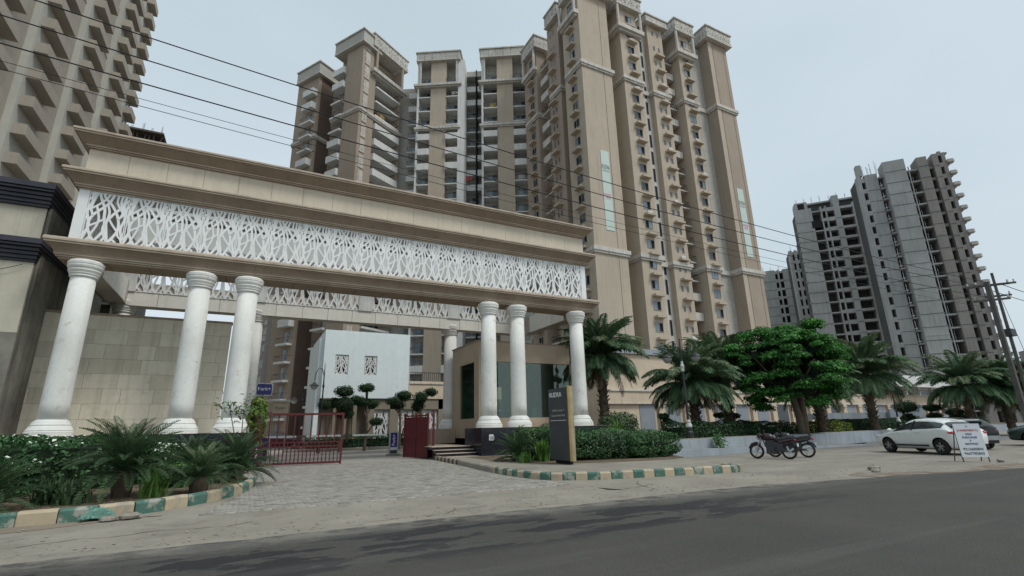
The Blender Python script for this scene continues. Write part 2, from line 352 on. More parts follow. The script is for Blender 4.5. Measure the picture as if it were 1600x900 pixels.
# cracks in the apron
def crack(pts, w, z=.002):
    v = []; n = len(pts)
    for i, (x, y) in enumerate(pts): v.append((x-w*g.uniform(.2, 1), y+w*g.uniform(.3, .8), z)); 
    for i, (x, y) in reversed(list(enumerate(pts))): v.append((x+w*g.uniform(.2, 1), y-w*g.uniform(.3, .8), z))
    me = bpy.data.meshes.new('crack'); me.from_pydata(v, [], [tuple(range(2*n))]); me.materials.append(m_joint); o = bpy.data.objects.new('pavement_crack', me); COL.objects.link(o); o['kind'] = 'structure'
def walk(p, d, n, st=.22):
    r = [p]
    for i in range(n): a_ = d+g.uniform(-.7, .7); r.append((r[-1][0]+st*math.cos(a_), r[-1][1]+st*math.sin(a_)))
    return r
for p, d, n in (((7.0, 11.2), -1.0, 9), ((7.9, 9.7), -.2, 7), ((1.8, 8.8), .2, 12), ((-3, 9.6), .1, 16), ((9.2, 10.7), -1.9, 9), ((12.5, 9.9), 0, 8)): crack(walk(p, d, n), .014)
# pavers of the drive: one joined sheet of real blocks
def in_drive(x, y): 
    lo = .28 if y > 15.3 else (.28-1.5*(15.3-y)/4.2*.55)
    hi = 7.35 if y < 17 else 7.9
    return lo-.0 < x < hi+.0 and 11.15 < y < 24.6
V = []; F = []; MI = []; pw, pl = .2, .1
for j in range(int(13.4/pl)):
    y = 11.18+j*pl
    for i in range(-8, 42):
        x = i*pw+(pw/2 if j % 2 else 0)
        if not in_drive(x+pw/2, y): continue
        if y > 20.5 and (j % 2 == 0 or True) and y > 24.5: continue
        z = .008+RNG.uniform(0, .006); b = len(V)
        for dx, dy in ((.006, .005), (pw-.006, .005), (pw-.006, pl-.005), (.006, pl-.005)): V.append((x+dx, y+dy, z+RNG.uniform(-.001, .001)))
        for dx, dy in ((.006, .005), (pw-.006, .005), (pw-.006, pl-.005), (.006, pl-.005)): V.append((x+dx, y+dy, -.01))
        k = RNG.choice(3, p=[.55, .27, .18])
        for f in ((0, 1, 2, 3), (4, 5, 1, 0), (5, 6, 2, 1), (6, 7, 3, 2), (7, 4, 0, 3)): F.append([b+q for q in f]); MI.append(k)
me = npmesh('drive_pavers', np.array(V), np.array(F), m_pav, np.array(MI))
tag(inst('drive_pavers', me), 'grey interlocking pavers of the entrance drive in front of the red gate', 'paving', kind='stuff')

# kerbs -----------------------------------------------------------
def poly_at(pts, s):
    for i in range(len(pts)-1):
        d = math.dist(pts[i], pts[i+1])
        if s <= d or i == len(pts)-2:
            t = s/d; return (pts[i][0]+(pts[i+1][0]-pts[i][0])*t, pts[i][1]+(pts[i+1][1]-pts[i][1])*t)
        s -= d
def smooth(pts, k=3):
    for _ in range(k):
        q = [pts[0]]
        for a_, b_ in zip(pts, pts[1:]): q += [(a_[0]*.75+b_[0]*.25, a_[1]*.75+b_[1]*.25), (a_[0]*.25+b_[0]*.75, a_[1]*.25+b_[1]*.75)]
        pts = q+[pts[-1]]
    return pts
def kerb(label, pts, L, w, h, cols, side=1):
    t = thing('kerb', label, 'kerb', (pts[0][0], pts[0][1], 0)); total = sum(math.dist(a_, b_) for a_, b_ in zip(pts, pts[1:])); n = int(total/L); meshes = {}
    for i in range(n):
        c = poly_at(pts, (i+.5)*total/n); a_ = poly_at(pts, i*total/n); b_ = poly_at(pts, (i+1)*total/n); ang = math.atan2(b_[1]-a_[1], b_[0]-a_[0]); l = math.dist(a_, b_)
        m_ = cols(i, n); key = m_.name
        if key not in meshes:
            mb = MB(); l2 = .5; vs = []
            for x in (-l2, -l2+.04, l2-.04, l2):
                e_ = .012 if abs(x) == l2 else 0
                vs += [(x, -w/2+e_, -.02), (x, -w/2+e_, h*.8-e_), (x, -w/2+.035, h-e_), (x, w/2-.03, h-e_), (x, w/2-e_, h*.85), (x, w/2-e_, -.02)]
            fs = [(0, 1, 2, 3, 4, 5)[::-1], tuple(18+q for q in range(6))]
            for s_ in range(3):
                for q in range(6): fs.append((s_*6+q, s_*6+(q+1) % 6, s_*6+6+(q+1) % 6, s_*6+6+q)[::-1])
            mb.add(vs, fs); meshes[key] = mb.mesh('kerb_stone', m_)
        o = inst('kerb_stone', meshes[key], t, (c[0]-pts[0][0], c[1]-pts[0][1], random.uniform(-.012, .008)), (random.uniform(-.03, .03), 0, ang+random.uniform(-.02, .02)), (l*.985, 1, 1))
    return t
KL = smooth([(-9.5, 11.4), (-5.5, 11.6), (-3.2, 11.72), (-1.9, 11.9), (-.8, 12.9), (.05, 14.6), (.3, 16.2)])
kerb('green and cream striped kerb round the left planting bed', KL, .52, .17, .23, lambda i, n: m_kg if i % 2 else m_ky)
KR = smooth([(8.3, 24.3), (7.95, 20.5), (7.55, 17), (7.25, 14), (7.5, 12.6), (8.4, 11.9), (9.9, 11.5), (13.3, 10.95)])
kerb('green and cream striped kerb round the right hand island', KR, .33, .17, .2, lambda i, n: (m_kp if (i/n) < .48 else (m_kg if i % 2 else m_ky)) if i > 12 else (m_ky if i % 2 else m_joint))
kerb('short striped kerb end turning back from the road on the right island', [(13.42, 10.98), (13.75, 11.9)], .3, .17, .2, lambda i, n: m_kg if i % 2 else m_ky)
kerb('short worn kerb beside the dark green car at the right edge', [(30.5, 9.9), (38, 10.1)], .9, .2, .2, lambda i, n: m_kg if i % 3 == 1 else m_kp)
sheet('bare_earth', rag(-12, -1.2, lambda x: 10.0+max(0, x+7)*.27, .1, .4, 31)+rag(-12, -1.2, lambda x: 11.66-.0*x, .03, .5, 32)[::-1], .001, m_ground)
sheet('bare_earth', rag(14.5, 24, lambda x: edge(x)+.05, .06, .3, 33)+rag(14.5, 24, lambda x: edge(x)+.75+.3*math.sin(x*1.3), .12, .3, 34)[::-1], .0005, mat('red_dirt', (.22, .165, .125), .95, (.15, .115, .09), 1.2, bump=1.2, bscale=14, spots=(1.5, (.26, .245, .21), .48, .58, .9)))
# island slab and beds
isl = [(x+.1, y+.06) for x, y in KR][4:]+[(13.75, 11.9), (14.6, 13.8), (16.0, 16.4), (16.6, 17.6), (19, 24), (10.2, 24)]
me = MB().prism(isl, -.01, .13).mesh('island_pavement', m_apron); struct(inst('island_pavement', me))
sheet('island_bed_soil', smooth([(9.3, 22.9), (9.0, 18.4), (9.8, 16.2), (12, 15.2), (15.2, 14.9), (16.4, 16.2), (18.5, 22.9)], 2), .136, m_soil)
lb = [(x-.02, y+.08) for x, y in KL]+[(.1, 18.5), (-.1, 21.6), (-9.5, 23.0), (-9.5, 12)]
struct(inst('left_bed_soil', MB().prism(lb, -.01, .14).mesh('left_bed_soil', m_soil)))
t = thing('inspection_cover', 'round concrete inspection cover let into the right island paving', 'manhole cover', (8.3, 14.9, .13))
MB().lathe([(.42, 0), (.42, .012), (.36, .014)], 24).build('rim', m_kp, t); MB().lathe([(.34, 0), (.34, .018), (.32, .02)], 24).build('lid', m_lot, t)

# ---------------------------------------------------------------- entrance gateway
GX0, GX1, GYF, GYB = -6.98, 17.62, 23.86, 30.9
gt = thing('entrance_gateway', 'long classical entrance gateway with white columns, brown cornices and a white lattice band', 'gateway', (5.3, 27, 0))
GO = (5.3, 27, 0)
def gbuild(mb, name, m, parent=None, **k):
    mb.o = (0, 0, 0); mb.v = [(x-GO[0], y-GO[1], z) for x, y, z in mb.v]; return mb.build(name, m, parent or gt, **k)
def ring(prof, x0, x1, y0, y1, mats_i=None):
    """moulding run round a rectangle; profile (outward, z)"""
    mb = MB(); vs = []; fs = []; mm = []
    for o_, z in prof: vs += [(x0-o_, y0-o_, z), (x1+o_, y0-o_, z), (x1+o_, y1+o_, z), (x0-o_, y1+o_, z)]
    for i in range(len(prof)-1):
        for j in range(4): fs.append((i*4+j, i*4+(j+1) % 4, (i+1)*4+(j+1) % 4, (i+1)*4+j))
    for i, f in enumerate(fs): mb.add([vs[q] for q in f], [(3, 2, 1, 0)], (mats_i[i//4] if mats_i else 0))
    return mb
BW = 1.0   # beam depth
inner = lambda z: [(-BW, z)]
lowp = [(-BW, 8.86), (0, 8.86), (.54, 8.74), (.567, 8.67), (.567, 8.60), (.53, 8.58), (.53, 8.52), (.47, 8.50), (.36, 8.40), (.27, 8.27), (.25, 8.18), (.25, 8.13), (.2, 8.11), (.2, 8.06), (.13, 8.045), (.13, 8.0), (.085, 7.975), (-BW, 7.975), (-BW, 8.86)]
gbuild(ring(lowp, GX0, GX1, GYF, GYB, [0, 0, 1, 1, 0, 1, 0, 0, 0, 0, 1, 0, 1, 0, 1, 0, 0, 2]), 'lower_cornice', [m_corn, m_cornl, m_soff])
midp = [(-.9, 11.72), (-.06, 11.72), (.5, 11.70), (.54, 11.66), (.54, 11.59), (.50, 11.57), (.50, 11.51), (.45, 11.49), (.33, 11.37), (.22, 11.24), (.17, 11.17), (.17, 11.12), (.12, 11.10), (.12, 11.05), (.04, 11.03), (.04, 10.99), (-.9, 10.99), (-.9, 11.72)]
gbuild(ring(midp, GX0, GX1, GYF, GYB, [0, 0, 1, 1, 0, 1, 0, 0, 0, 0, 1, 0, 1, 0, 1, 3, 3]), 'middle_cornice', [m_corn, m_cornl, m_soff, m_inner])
topp = [(-.9, 13.5), (-.1, 13.5), (.46, 13.49), (.511, 13.45), (.511, 13.38), (.47, 13.36), (.47, 13.30), (.42, 13.28), (.28, 13.14), (.16, 13.02), (.1, 12.97), (.1, 12.92), (.04, 12.90), (.04, 12.86), (-.06, 12.83), (-.9, 12.83), (-.9, 13.5)]
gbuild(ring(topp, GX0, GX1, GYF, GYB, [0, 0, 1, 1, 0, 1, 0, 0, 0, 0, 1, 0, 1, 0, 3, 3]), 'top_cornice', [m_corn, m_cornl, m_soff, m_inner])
# frieze panels, each a slab with open joints
fr = []
n = 18; pw_ = (GX1-GX0)/n
mf = MB().box(-pw_/2+.006, pw_/2-.006, 0, .12, 11.721, 12.829).mesh('frieze_panel', m_frieze)
for i in range(n):
    x = GX0+(i+.5)*pw_-GO[0]
    inst('frieze_panel', mf, gt, (x, GYF+.06-GO[1], 0)); inst('frieze_panel', mf, gt, (x, GYB-.06-GO[1], 0), (0, 0, PI))
mfs = MB().box(-.865, .865, 0, .12, 11.721, 12.829).mesh('frieze_panel', m_frieze)
for i in range(4):
    y = GYF+.2+(i+.5)*(GYB-GYF-.4)/4-GO[1]
    inst('frieze_panel', mfs, gt, (GX0+.06-GO[0], y, 0), (0, 0, -PI/2)); inst('frieze_panel', mfs, gt, (GX1-.06-GO[0], y, 0), (0, 0, PI/2))
gbuild(MB().box(GX0+.19, GX1-.19, GYF+.19, GYF+.8, 11.73, 12.825).box(GX0+.19, GX1-.19, GYB-.8, GYB-.19, 11.73, 12.825).box(GX0+.19, GX0+.8, GYF+.81, GYB-.81, 11.73, 12.825).box(GX1-.8, GX1-.19, GYF+.81, GYB-.81, 11.73, 12.825), 'frieze_core', m_inner)
# soffit joints and inner fascia panels
jm = MB()
for i in range(1, 18):
    x = GX0+i*pw_; jm.box(x-.012, x+.012, GYF-.06, GYF+1.0, 7.968, 7.9735); jm.box(x-.012, x+.012, GYB-1.0, GYB+.05, 7.968, 7.9735)
gbuild(jm, 'soffit_joint', m_joint)['kind'] = 'stuff'
fp = MB().box(-pw_/2+.012, pw_/2-.012, -.04, 0, 7.66, 8.36).mesh('fascia_panel', m_fasc)
for i in range(n-1): inst('fascia_panel', fp, gt, (GX0+.9+(i+.5)*pw_-GO[0], GYB-BW-.005-GO[1], 0))
gbuild(MB().box(GX0+.5, GX1-.5, GYB-BW+.002, GYB-.2, 7.68, 7.97).box(GX0+.3, GX0+1.0, GYF+1.03, GYB-BW-.06, 7.72, 7.97).box(GX1-1.0, GX1-.3, GYF+1.03, GYB-BW-.06, 7.72, 7.97), 'lower_soffit', m_soff)
fs_ = MB().box(-.7, .7, -.03, 0, 7.70, 8.8).mesh('fascia_panel', m_fasc)
for i in range(3):
    y = GYF+1.75+i*1.42+.0-GO[1]
    inst('fascia_panel', fs_, gt, (GX0+1.0+.004-GO[0]+.03, y, 0), (0, 0, PI/2)); inst('fascia_panel', fs_, gt, (GX1-1.0-.034-GO[0], y, 0), (0, 0, -PI/2))
# columns
def column(x, y, rear=False):
    c = inst('column', COLSH, gt, (x-GO[0], y-GO[1], 0), (0, 0, random.uniform(0, 6)))
    inst('base', COLBS, c); inst('capital', COLCP, c)
COLSH = MB().lathe([(.425, 2.0), (.42, 2.6), (.41, 5), (.395, 7.32)], 32).mesh('column', m_column, True)
COLBS = MB().lathe([(.68, 1.45), (.68, 1.60), (.665, 1.615), (.64, 1.63), (.655, 1.645), (.655, 1.66), (.57, 1.80), (.545, 1.815), (.56, 1.83), (.56, 1.845), (.48, 1.985), (.44, 2.0), (.425, 2.02)], 32).mesh('base', m_column)
COLCP = MB().lathe([(.40, 7.30), (.44, 7.325), (.455, 7.345), (.44, 7.365), (.44, 7.40), (.475, 7.44), (.475, 7.47), (.50, 7.52), (.52, 7.56), (.52, 7.60), (.505, 7.61), (.55, 7.68), (.565, 7.74), (.56, 7.79), (.575, 7.81), (.575, 7.90), (.50, 7.97)], 32).mesh('capital', m_column)
FC = [-6.24, -2.38, -.58, 11.0, 12.75, 16.71]
for x in FC: column(x, 23.87)
for x in (-6.1, -.2, 11.25, 16.9): column(x, 30.35)
# plinths
def plinth(x0, x1, y0, y1, nx, face=True):
    p = gbuild(MB().box(x0+.03, x1-.03, y0+.03, y1, 0, 1.44), 'plinth', m_granite); w = (x1-x0)/nx
    for i in range(nx):
        o = MB().box(x0+i*w+.004-GO[0], x0+(i+1)*w-.004-GO[0], y0-GO[1], y0+.028-GO[1], .0, 1.45).build('granite_panel', m_granite, p)
    MB().box(x0-GO[0]-.01, x1-GO[0]+.01, y0-GO[1]-.02, y1-GO[1], 1.442, 1.452).build('plinth_top', m_cornl, p); return p
plinth(-8.2, .2, 23.1, 27.2, 7); plinth(10.22, 17.9, 23.1, 25.3, 6); plinth(8.9, 12.2, 29.4, 31.3, 2); plinth(16, 17.9, 29.4, 31.3, 1); plinth(-.9, .6, 29.6, 31.2, 1)
# lattice screens
def catmull(p, n=5):
    p = [p[0]]+list(p)+[p[-1]]; r = []
    for i in range(1, len(p)-2):
        for k in range(n):
            t = k/n; a_, b_, c_, d_ = p[i-1], p[i], p[i+1], p[i+2]
            r.append(tuple(.5*((2*b_[q])+(-a_[q]+c_[q])*t+(2*a_[q]-5*b_[q]+4*c_[q]-d_[q])*t*t+(-a_[q]+3*b_[q]-3*c_[q]+d_[q])*t**3) for q in (0, 1)))
    return r+[p[-2]]
STR = [[(.30, 0), (.10, .28), (.17, .52), (.48, .78), (.60, 1)], [(.30, 0), (.50, .25), (.45, .5), (.42, .68), (.28, .9), (.24, 1)],
       [(.64, 0), (.47, .27), (.60, .52), (.80, .72), (.97, .92)], [(.64, 0), (.83, .25), (.80, .5), (.62, .74), (.40, .9), (.34, 1)],
       [(0, .08), (.12, .3), (.02, .58), (.10, .8), (.06, 1)], [(1, .1), (.90, .3), (.97, .55), (.88, .8), (.92, 1)],
       [(.0, .6), (.22, .72), (.42, .88), (.50, 1)], [(.97, .55), (.84, .68), (.70, .85), (.72, 1)], [(.12, .3), (.26, .36), (.45, .46)],
       [(.83, .25), (.70, .36), (.58, .48)], [(.0, 0), (.07, .12), (.12, .3)], [(1, .0), (.95, .1), (.86, .17), (.83, .28)], [(.5, .25), (.56, .13), (.47, 0)],
       [(.17, .52), (.10, .66), (.14, .85), (.20, 1)], [(.80, .5), (.88, .62), (.80, .84), (.82, 1)], [(.0, .82), (.1, .9), (.14, 1)], [(.48, .78), (.56, .6), (.53, .4), (.58, .2), (.64, 0)], [(.22, .72), (.28, .6), (.33, .45), (.30, .3), (.2, .12), (.18, 0)], [(1, .8), (.93, .62), (.80, .5)], [(.30, 0), (.2, .06), (.1, 0)], [(.64, 0), (.75, .07), (.86, 0)]]
def lattice(w, h, bw=.075, th=.05, frame=True):
    mb = MB()
    for k, s_ in enumerate(STR):
        p = catmull([(x*w-w/2, z*h) for x, z in s_], 4); b = bw*(1 if k < 6 else .8); L_ = []; R_ = []
        for i, q in enumerate(p):
            a_ = p[max(i-1, 0)]; c_ = p[min(i+1, len(p)-1)]; d = (c_[0]-a_[0], c_[1]-a_[1]); l = math.hypot(*d) or 1; nx, nz_ = -d[1]/l*b/2, d[0]/l*b/2
            L_.append((q[0]+nx, q[1]+nz_)); R_.append((q[0]-nx, q[1]-nz_))
        y0 = -th/2-.0008*k; y1 = th/2; m_ = len(p)
        vs = [(x, y0, z) for x, z in L_]+[(x, y0, z) for x, z in R_]+[(x, y1, z) for x, z in L_]+[(x, y1, z) for x, z in R_]; fs = []
        for i in range(m_-1): fs += [(i, i+1, m_+i+1, m_+i), (2*m_+i, 3*m_+i, 3*m_+i+1, 2*m_+i+1), (i, 2*m_+i, 2*m_+i+1, i+1), (m_+i, m_+i+1, 3*m_+i+1, 3*m_+i)]
        mb.add(vs, fs)
    if frame:
        mb.box(-w/2+.002, -w/2+.035, -th*.6, th*.6, 0, h).box(w/2-.035, w/2-.002, -th*.6, th*.6, 0, h)
        mb.box(-w/2+.036, w/2-.036, -th*.6, th*.6, h-.05, h-.002).box(-w/2+.036, w/2-.036, -th*.6, th*.6, .0, .04)
    return mb
SH = 10.985-8.87
LM = lattice(pw_*.985, SH, .092).mesh('lattice_panel', m_screen)
for i in range(n):
    x = GX0+.34+(i+.5)*(GX1-GX0-.68)/n-GO[0]
    inst('lattice_panel', LM, gt, (x, GYF+.06-GO[1], 8.865), (0, 0, 0), ((GX1-GX0-.68)/n/pw_, 1, 1)); inst('lattice_panel', LM, gt, (x, GYB-BW-.045-GO[1], 8.365), (0, 0, 0), ((GX1-GX0-.68)/n/pw_, 1, (10.98-8.365)/SH))
for i in range(4):
    y = GYF+1.1+i*1.4+.2-GO[1]
    for X in (GX0+.12, GX1-.12): inst('lattice_panel', LM, gt, (X-GO[0], y, 8.865), (0, 0, PI/2))
for X in (GX0, GX1-.34):
    for Y in (GYF, GYB-.34): gbuild(MB().box(X, X+.34, Y, Y+.34, 8.865, 10.985), 'screen_post', m_screen)
for x in (-6.1, -.2, 5.6, 11.25, 16.6):
    gbuild(MB().box(x-.4, x+.4, GYB-1.12, GYB-.3, 8.37, 10.98), 'screen_pier', m_white)
# frieze leaks are in the material; a weathered lintel of steel under the top ring
gbuild(MB().box(GX0+.9, GX1-.9, GYF+1.2, GYF+1.28, 10.6, 10.75).box(GX0+.9, GX1-.9, GYB-1.9, GYB-1.82, 10.6, 10.75), 'service_rail', m_frame)

# stone wall on the left with its blocks
tw = thing('stone_block_wall', 'beige stone block wall behind the left hand columns', 'wall', (-4.6, 26.5, 0))
MB(( -4.6, 26.5, 0)).box(-8.0, -1.16, 26.54, 26.9, 1.452, 6.40).build('backing', m_joint, tw)
TWm = {}
for r in range(8):
    h = 6.42-1.47; z0 = 1.47+r*h/8; x = -8.0+(.0 if r % 2 else -.45)
    while x < -1.15:
        w = 1.15*(1 if random.random() < .75 else .55); x0 = max(x, -8.0); x1 = min(x+w, -1.14)
        if x1-x0 > .1:
            key = (round(x1-x0, 2), random.random() < .3)
            if key not in TWm: TWm[key] = MB().box(0.004, key[0]-.004, 0, .05, .004, h/8-.004).mesh('stone_block', m_tile2 if key[1] else m_tile)
            inst('stone_block', TWm[key], tw, (x0+4.6, -.012+random.uniform(-.006, .006), z0))
        x += w
MB((-4.6, 26.5, 0)).box(-8.0, -1.12, 26.44, 26.95, 6.42, 6.5).build('coping', m_corn, tw)

# neighbouring building at far left
nb = thing('corner_building', 'cream building with two black stepped cornices and a grimy side wall at the left edge', 'building', (-8, 24.6, 0))
def lb_(name, m, *b): MB((-8, 24.6, 0)).box(*b).build(name, m, nb)
lb_('wall', m_lb, -20, -8.02, 24.62, 34, 0, 7.95); lb_('upper_wall', m_lb, -20, -8.06, 24.7, 34, 8.86, 10.25)
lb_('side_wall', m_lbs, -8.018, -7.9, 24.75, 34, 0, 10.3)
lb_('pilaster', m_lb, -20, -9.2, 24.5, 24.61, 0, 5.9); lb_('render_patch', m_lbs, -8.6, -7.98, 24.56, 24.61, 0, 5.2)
for z0, hh in ((7.96, .88), (10.26, .9)):
    for i, (o_, a_, b_) in enumerate(((.05, 0, .1), (.12, .1, .24), (.2, .24, .38), (.28, .38, .52), (.4, .52, .62), (.46, .62, .86))):
        q = hh/.88; lb_('cornice_step', m_navy, -20, -8.0+o_*.45, 24.6-o_, 30, z0+a_*q+.004*i, z0+b_*q-.012)
# thin cable stain line
MB((-8, 24.6, 0)).tube([(-10.5, 24.48, 7.2), (-9.4, 24.48, 7.3), (-8.3, 24.48, 7.8)], .012, 5).build('cable', m_wire, nb)

# guard room with glass ---------------------------------------------
rm = thing('gate_office', 'beige stone gate office with large glass windows behind the right hand columns', 'building', (11.14, 25.5, 0)); RO = (11.14, 25.5, 0)
def rb(name, m, *b, parent=None): return MB(RO).box(*b).build(name, m, parent or rm)
rb('floor', m_cornl, 11.2, 17.4, 25.6, 29.6, 1.2, 1.455)
rb('wall', m_roomw, 11.14, 17.4, 25.5, 25.75, 1.456, 1.96); rb('wall', m_roomw, 11.14, 17.4, 25.5, 25.75, 5.08, 6.2)
rb('wall', m_roomw, 11.14, 11.95, 25.5, 25.75, 1.962, 5.078); rb('wall', m_roomw, 17.25, 17.5, 25.5, 29.6, 1.456, 6.2)
rb('wall', m_roomw, 11.14, 11.38, 25.752, 29.6, 5.08, 6.2); rb('wall', m_roomw, 11.14, 11.38, 25.752, 29.6, .9, 1.96); rb('wall', m_roomw, 11.14, 11.38, 25.752, 26.15, 1.962, 5.078); rb('wall', m_roomw, 11.14, 11.38, 28.4, 29.6, 1.962, 5.078)
rb('back_wall', m_roomin, 11.4, 13.3, 29.35, 29.6, 1.456, 6.0); rb('back_wall', m_roomin, 14.6, 17.24, 29.35, 29.6, 1.456, 6.0); rb('back_wall', m_roomin, 13.3, 14.6, 29.35, 29.6, 4.0, 6.0)
rb('roof', m_corn, 11.1, 17.55, 25.46, 29.7, 6.202, 6.27); rb('ceiling', m_roomin, 11.38, 17.24, 26.9, 29.34, 5.5, 5.56)
rb('window', m_roomgl, 11.96, 17.24, 25.60, 25.615, 1.965, 5.075); rb('window', m_roomgl, 11.24, 11.255, 26.16, 28.39, 1.965, 5.075)
rb('window_mullion', m_frame, 14.1, 14.14, 25.58, 25.63, 1.965, 5.075); rb('inner_partition', m_roomin, 14.4, 14.5, 27, 29.3, 1.456, 5.4)
rb('wall_foot', m_roomw, 9.6, 11.13, 29.0, 29.35, .62, 1.45)
dsk = thing('plastic_chair', 'white plastic chair standing inside the glass gate office', 'chair', (15.45, 26.55, 1.62), .5)
MB().box(-.24, .24, -.22, .22, .40, .44).build('seat', m_plch, dsk)
bk = MB()
for i in range(5): bk.box(-.22+i*.1, -.15+i*.1, .2, .23, .48, .88)
bk.box(-.24, .24, .195, .235, .88, .95).build('backrest', m_plch, dsk)
for sx in (-1, 1):
    for sy in (-1, 1): MB().bar((sx*.2, sy*.18, .4), (sx*.24, sy*.22, 0), .04).build('leg', m_plch, dsk)
    MB().bar((sx*.25, -.2, .62), (sx*.25, .22, .62), .05, .03).bar((sx*.25, -.18, .42), (sx*.25, -.18, .6), .03).build('armrest', m_plch, dsk)
wc = thing('water_dispenser', 'pale green water dispenser inside the glass gate office beside the plastic chair', 'water dispenser', (14.6, 26.7, 1.46))
MB().box(-.16, .16, -.16, .16, 0, .95).build('cabinet', m_plch, wc); MB().lathe([(.13, .95), (.14, 1.0), (.14, 1.25), (.05, 1.33)], 14).build('bottle', mat('bottle_green', (.12, .33, .27), .2), wc)
# steps
st = thing('entrance_steps', 'black granite steps with pale treads climbing to the gate office', 'steps', (8.9, 24, 0))
for i in range(4):
    y0 = 23.35+i*.32; z = .15*(i+1)
    MB((8.9, 24, 0)).box(8.25-.03*i, 10.2, y0+.03, y0+.33 if i < 3 else 29.3, z-.15, z-.03).build('riser', m_granite, st)
    MB((8.9, 24, 0)).box(8.22-.03*i, 10.2, y0, y0+.34 if i < 3 else 29.32, z-.029, z).build('tread', m_cornl, st)
sw = thing('meter_plate', 'small white plate fixed on the black plinth beside the steps', 'plate', (10.75, 23.07, .98))
MB().box(-.12, .12, 0, .025, -.14, .14).build('plate', m_plate, sw); MB().box(-.06, .16, -.006, -.001, -.1, .06).build('cover', m_frame, sw)

# ---------------------------------------------------------------- tower pieces (shared meshes, facing -Y)
def winmesh(w, h, gl, nm='window', frame=m_frame, open_=None):
    mb = MB(); f = .07
    mb.box(-w/2, w/2, -.07, .0, -h/2, -h/2+f).box(-w/2, w/2, -.07, 0, h/2-f, h/2).box(-w/2, -w/2+f, -.065, 0, -h/2+f, h/2-f).box(w/2-f, w/2, -.065, 0, -h/2+f, h/2-f).box(-f/2, f/2, -.06, 0, -h/2+f, h/2-f)
    for i, (a_, b_) in enumerate(((-w/2+f, -f/2), (f/2, w/2-f))): mb.box(a_, b_, -.02, -.01, -h/2+f, h/2-f, 2 if open_ == i else 1)
    return mb.mesh(nm, [frame, gl, m_black])
WM = [winmesh(1.35, 1.3, m_glassb), winmesh(1.35, 1.3, m_glassb, open_=0), winmesh(1.35, 1.3, m_glassd, open_=1), winmesh(1.35, 1.3, m_glassb, open_=1)]
WD = [winmesh(1.35, 1.3, m_glassd), winmesh(1.35, 1.3, m_glassd, open_=0), WM[3]]
WSm = MB().box(-.2, .2, -.05, 0, -.42, .42, 0).box(-.14, .14, -.056, -.051, -.36, .36, 1).mesh('window', [m_frame, m_glassd])
LEDGE = MB().box(-.85, .85, -.75, 0, 0, .1).box(-.85, .85, -.75, -.67, .101, .30).box(-.85, -.77, -.67, 0, .101, .30).box(.77, .85, -.67, 0, .101, .30).mesh('air_conditioner_ledge', m_beige)
SLOT = MB().box(-.26, .26, -.03, 0, -1.15, 1.15, 0).box(-.2, .2, -.035, -.031, -1.1, 1.1, 1).mesh('window', [m_frame, m_black])
DOOR = MB().box(-.95, .95, -.06, 0, 0, 2.15, 0).box(-.88, -.04, -.066, -.061, .05, 2.08, 1).box(.04, .88, -.066, -.061, .05, 2.08, 2).mesh('balcony_door', [m_frame, m_glassb, m_glassd])
def balc(w, d, solid, th=.2, mt=None, hr=1.0):
    mt = mt or m_trim; mb = MB().box(-w/2, w/2, -d, 0, -th, 0)
    if solid: mb.box(-w/2, w/2, -d, -d+.12, .001, hr).box(-w/2, -w/2+.12, -d+.12, 0, .001, hr).box(w/2-.12, w/2, -d+.12, 0, .001, hr)
    else:
        mb.box(-w/2, w/2, -d+.03, -d+.08, .96, 1.01, 1).box(-w/2+.02, -w/2+.07, -d+.08, 0, .96, 1.01, 1).box(w/2-.07, w/2-.02, -d+.08, 0, .96, 1.01, 1)
        k = max(3, int(w/.45))
        for i in range(k+1):
            x = -w/2+.04+(w-.08)*i/k; mb.box(x-.015, x+.015, -d+.04, -d+.07, .0, .96, 1)
    return mb.mesh('balcony', [mt, m_rail])
def put(t, me, nm, x, y, z, side=0, flip=None):
    """side 0 faces -Y, 1 faces -X, 2 faces +X"""
    return inst(nm, me, t, (x, y, z), (0, 0, (0, -PI/2, PI/2)[side]))
def bandbox(mb, x0, x1, y0, y1, z0, z1, o_=.35):
    h = (z1-z0); mb.box(x0-o_, x1+o_, y0-o_, y1, z0+h*.35, z1).box(x0-o_*.6, x1+o_*.6, y0-o_*.6, y1, z0, z0+h*.35-.003)
def frieze(mb, x0, x1, y0, y1, z0, z1, o_=.7):
    mb.box(x0-o_, x1+o_, y0-o_, y1, z0, z1-.35, 0).box(x0-o_-.25, x1+o_+.25, y0-o_-.25, y1, z1-.347, z1-.1, 1).box(x0-o_-.1, x1+o_+.1, y0-o_-.1, y1, z1-.097, z1, 1).box(x0-o_-.12, x1+o_+.12, y0-o_-.12, y1, z0-.25, z0-.003, 1)
FRM = {}
def friezepanels(t, x0, x1, y0, y1, z0, z1, o_=.7, left=True, right=False):
    h = z1-z0-.5
    def run(L, fn):
        k = max(1, round(L/2.2)); w = L/k
        key = (round(w, 2), round(h, 2))
        if key not in FRM: FRM[key] = lattice(w, h, .2, .06, False).mesh('frieze_lattice', m_trim)
        for i in range(k): fn((i+.5)*w, FRM[key])
    run(x1-x0+2*o_, lambda s_, me: inst('frieze_lattice', me, t, (x0-o_+s_, y0-o_-.04, z0+.08)))
    if left: run(min(9, y1-y0), lambda s_, me: inst('frieze_lattice', me, t, (x0-o_-.04, y0-o_+s_, z0+.08), (0, 0, -PI/2)))
    if right: run(min(9, y1-y0), lambda s_, me: inst('frieze_lattice', me, t, (x1+o_+.04, y0-o_+s_, z0+.08), (0, 0, PI/2)))

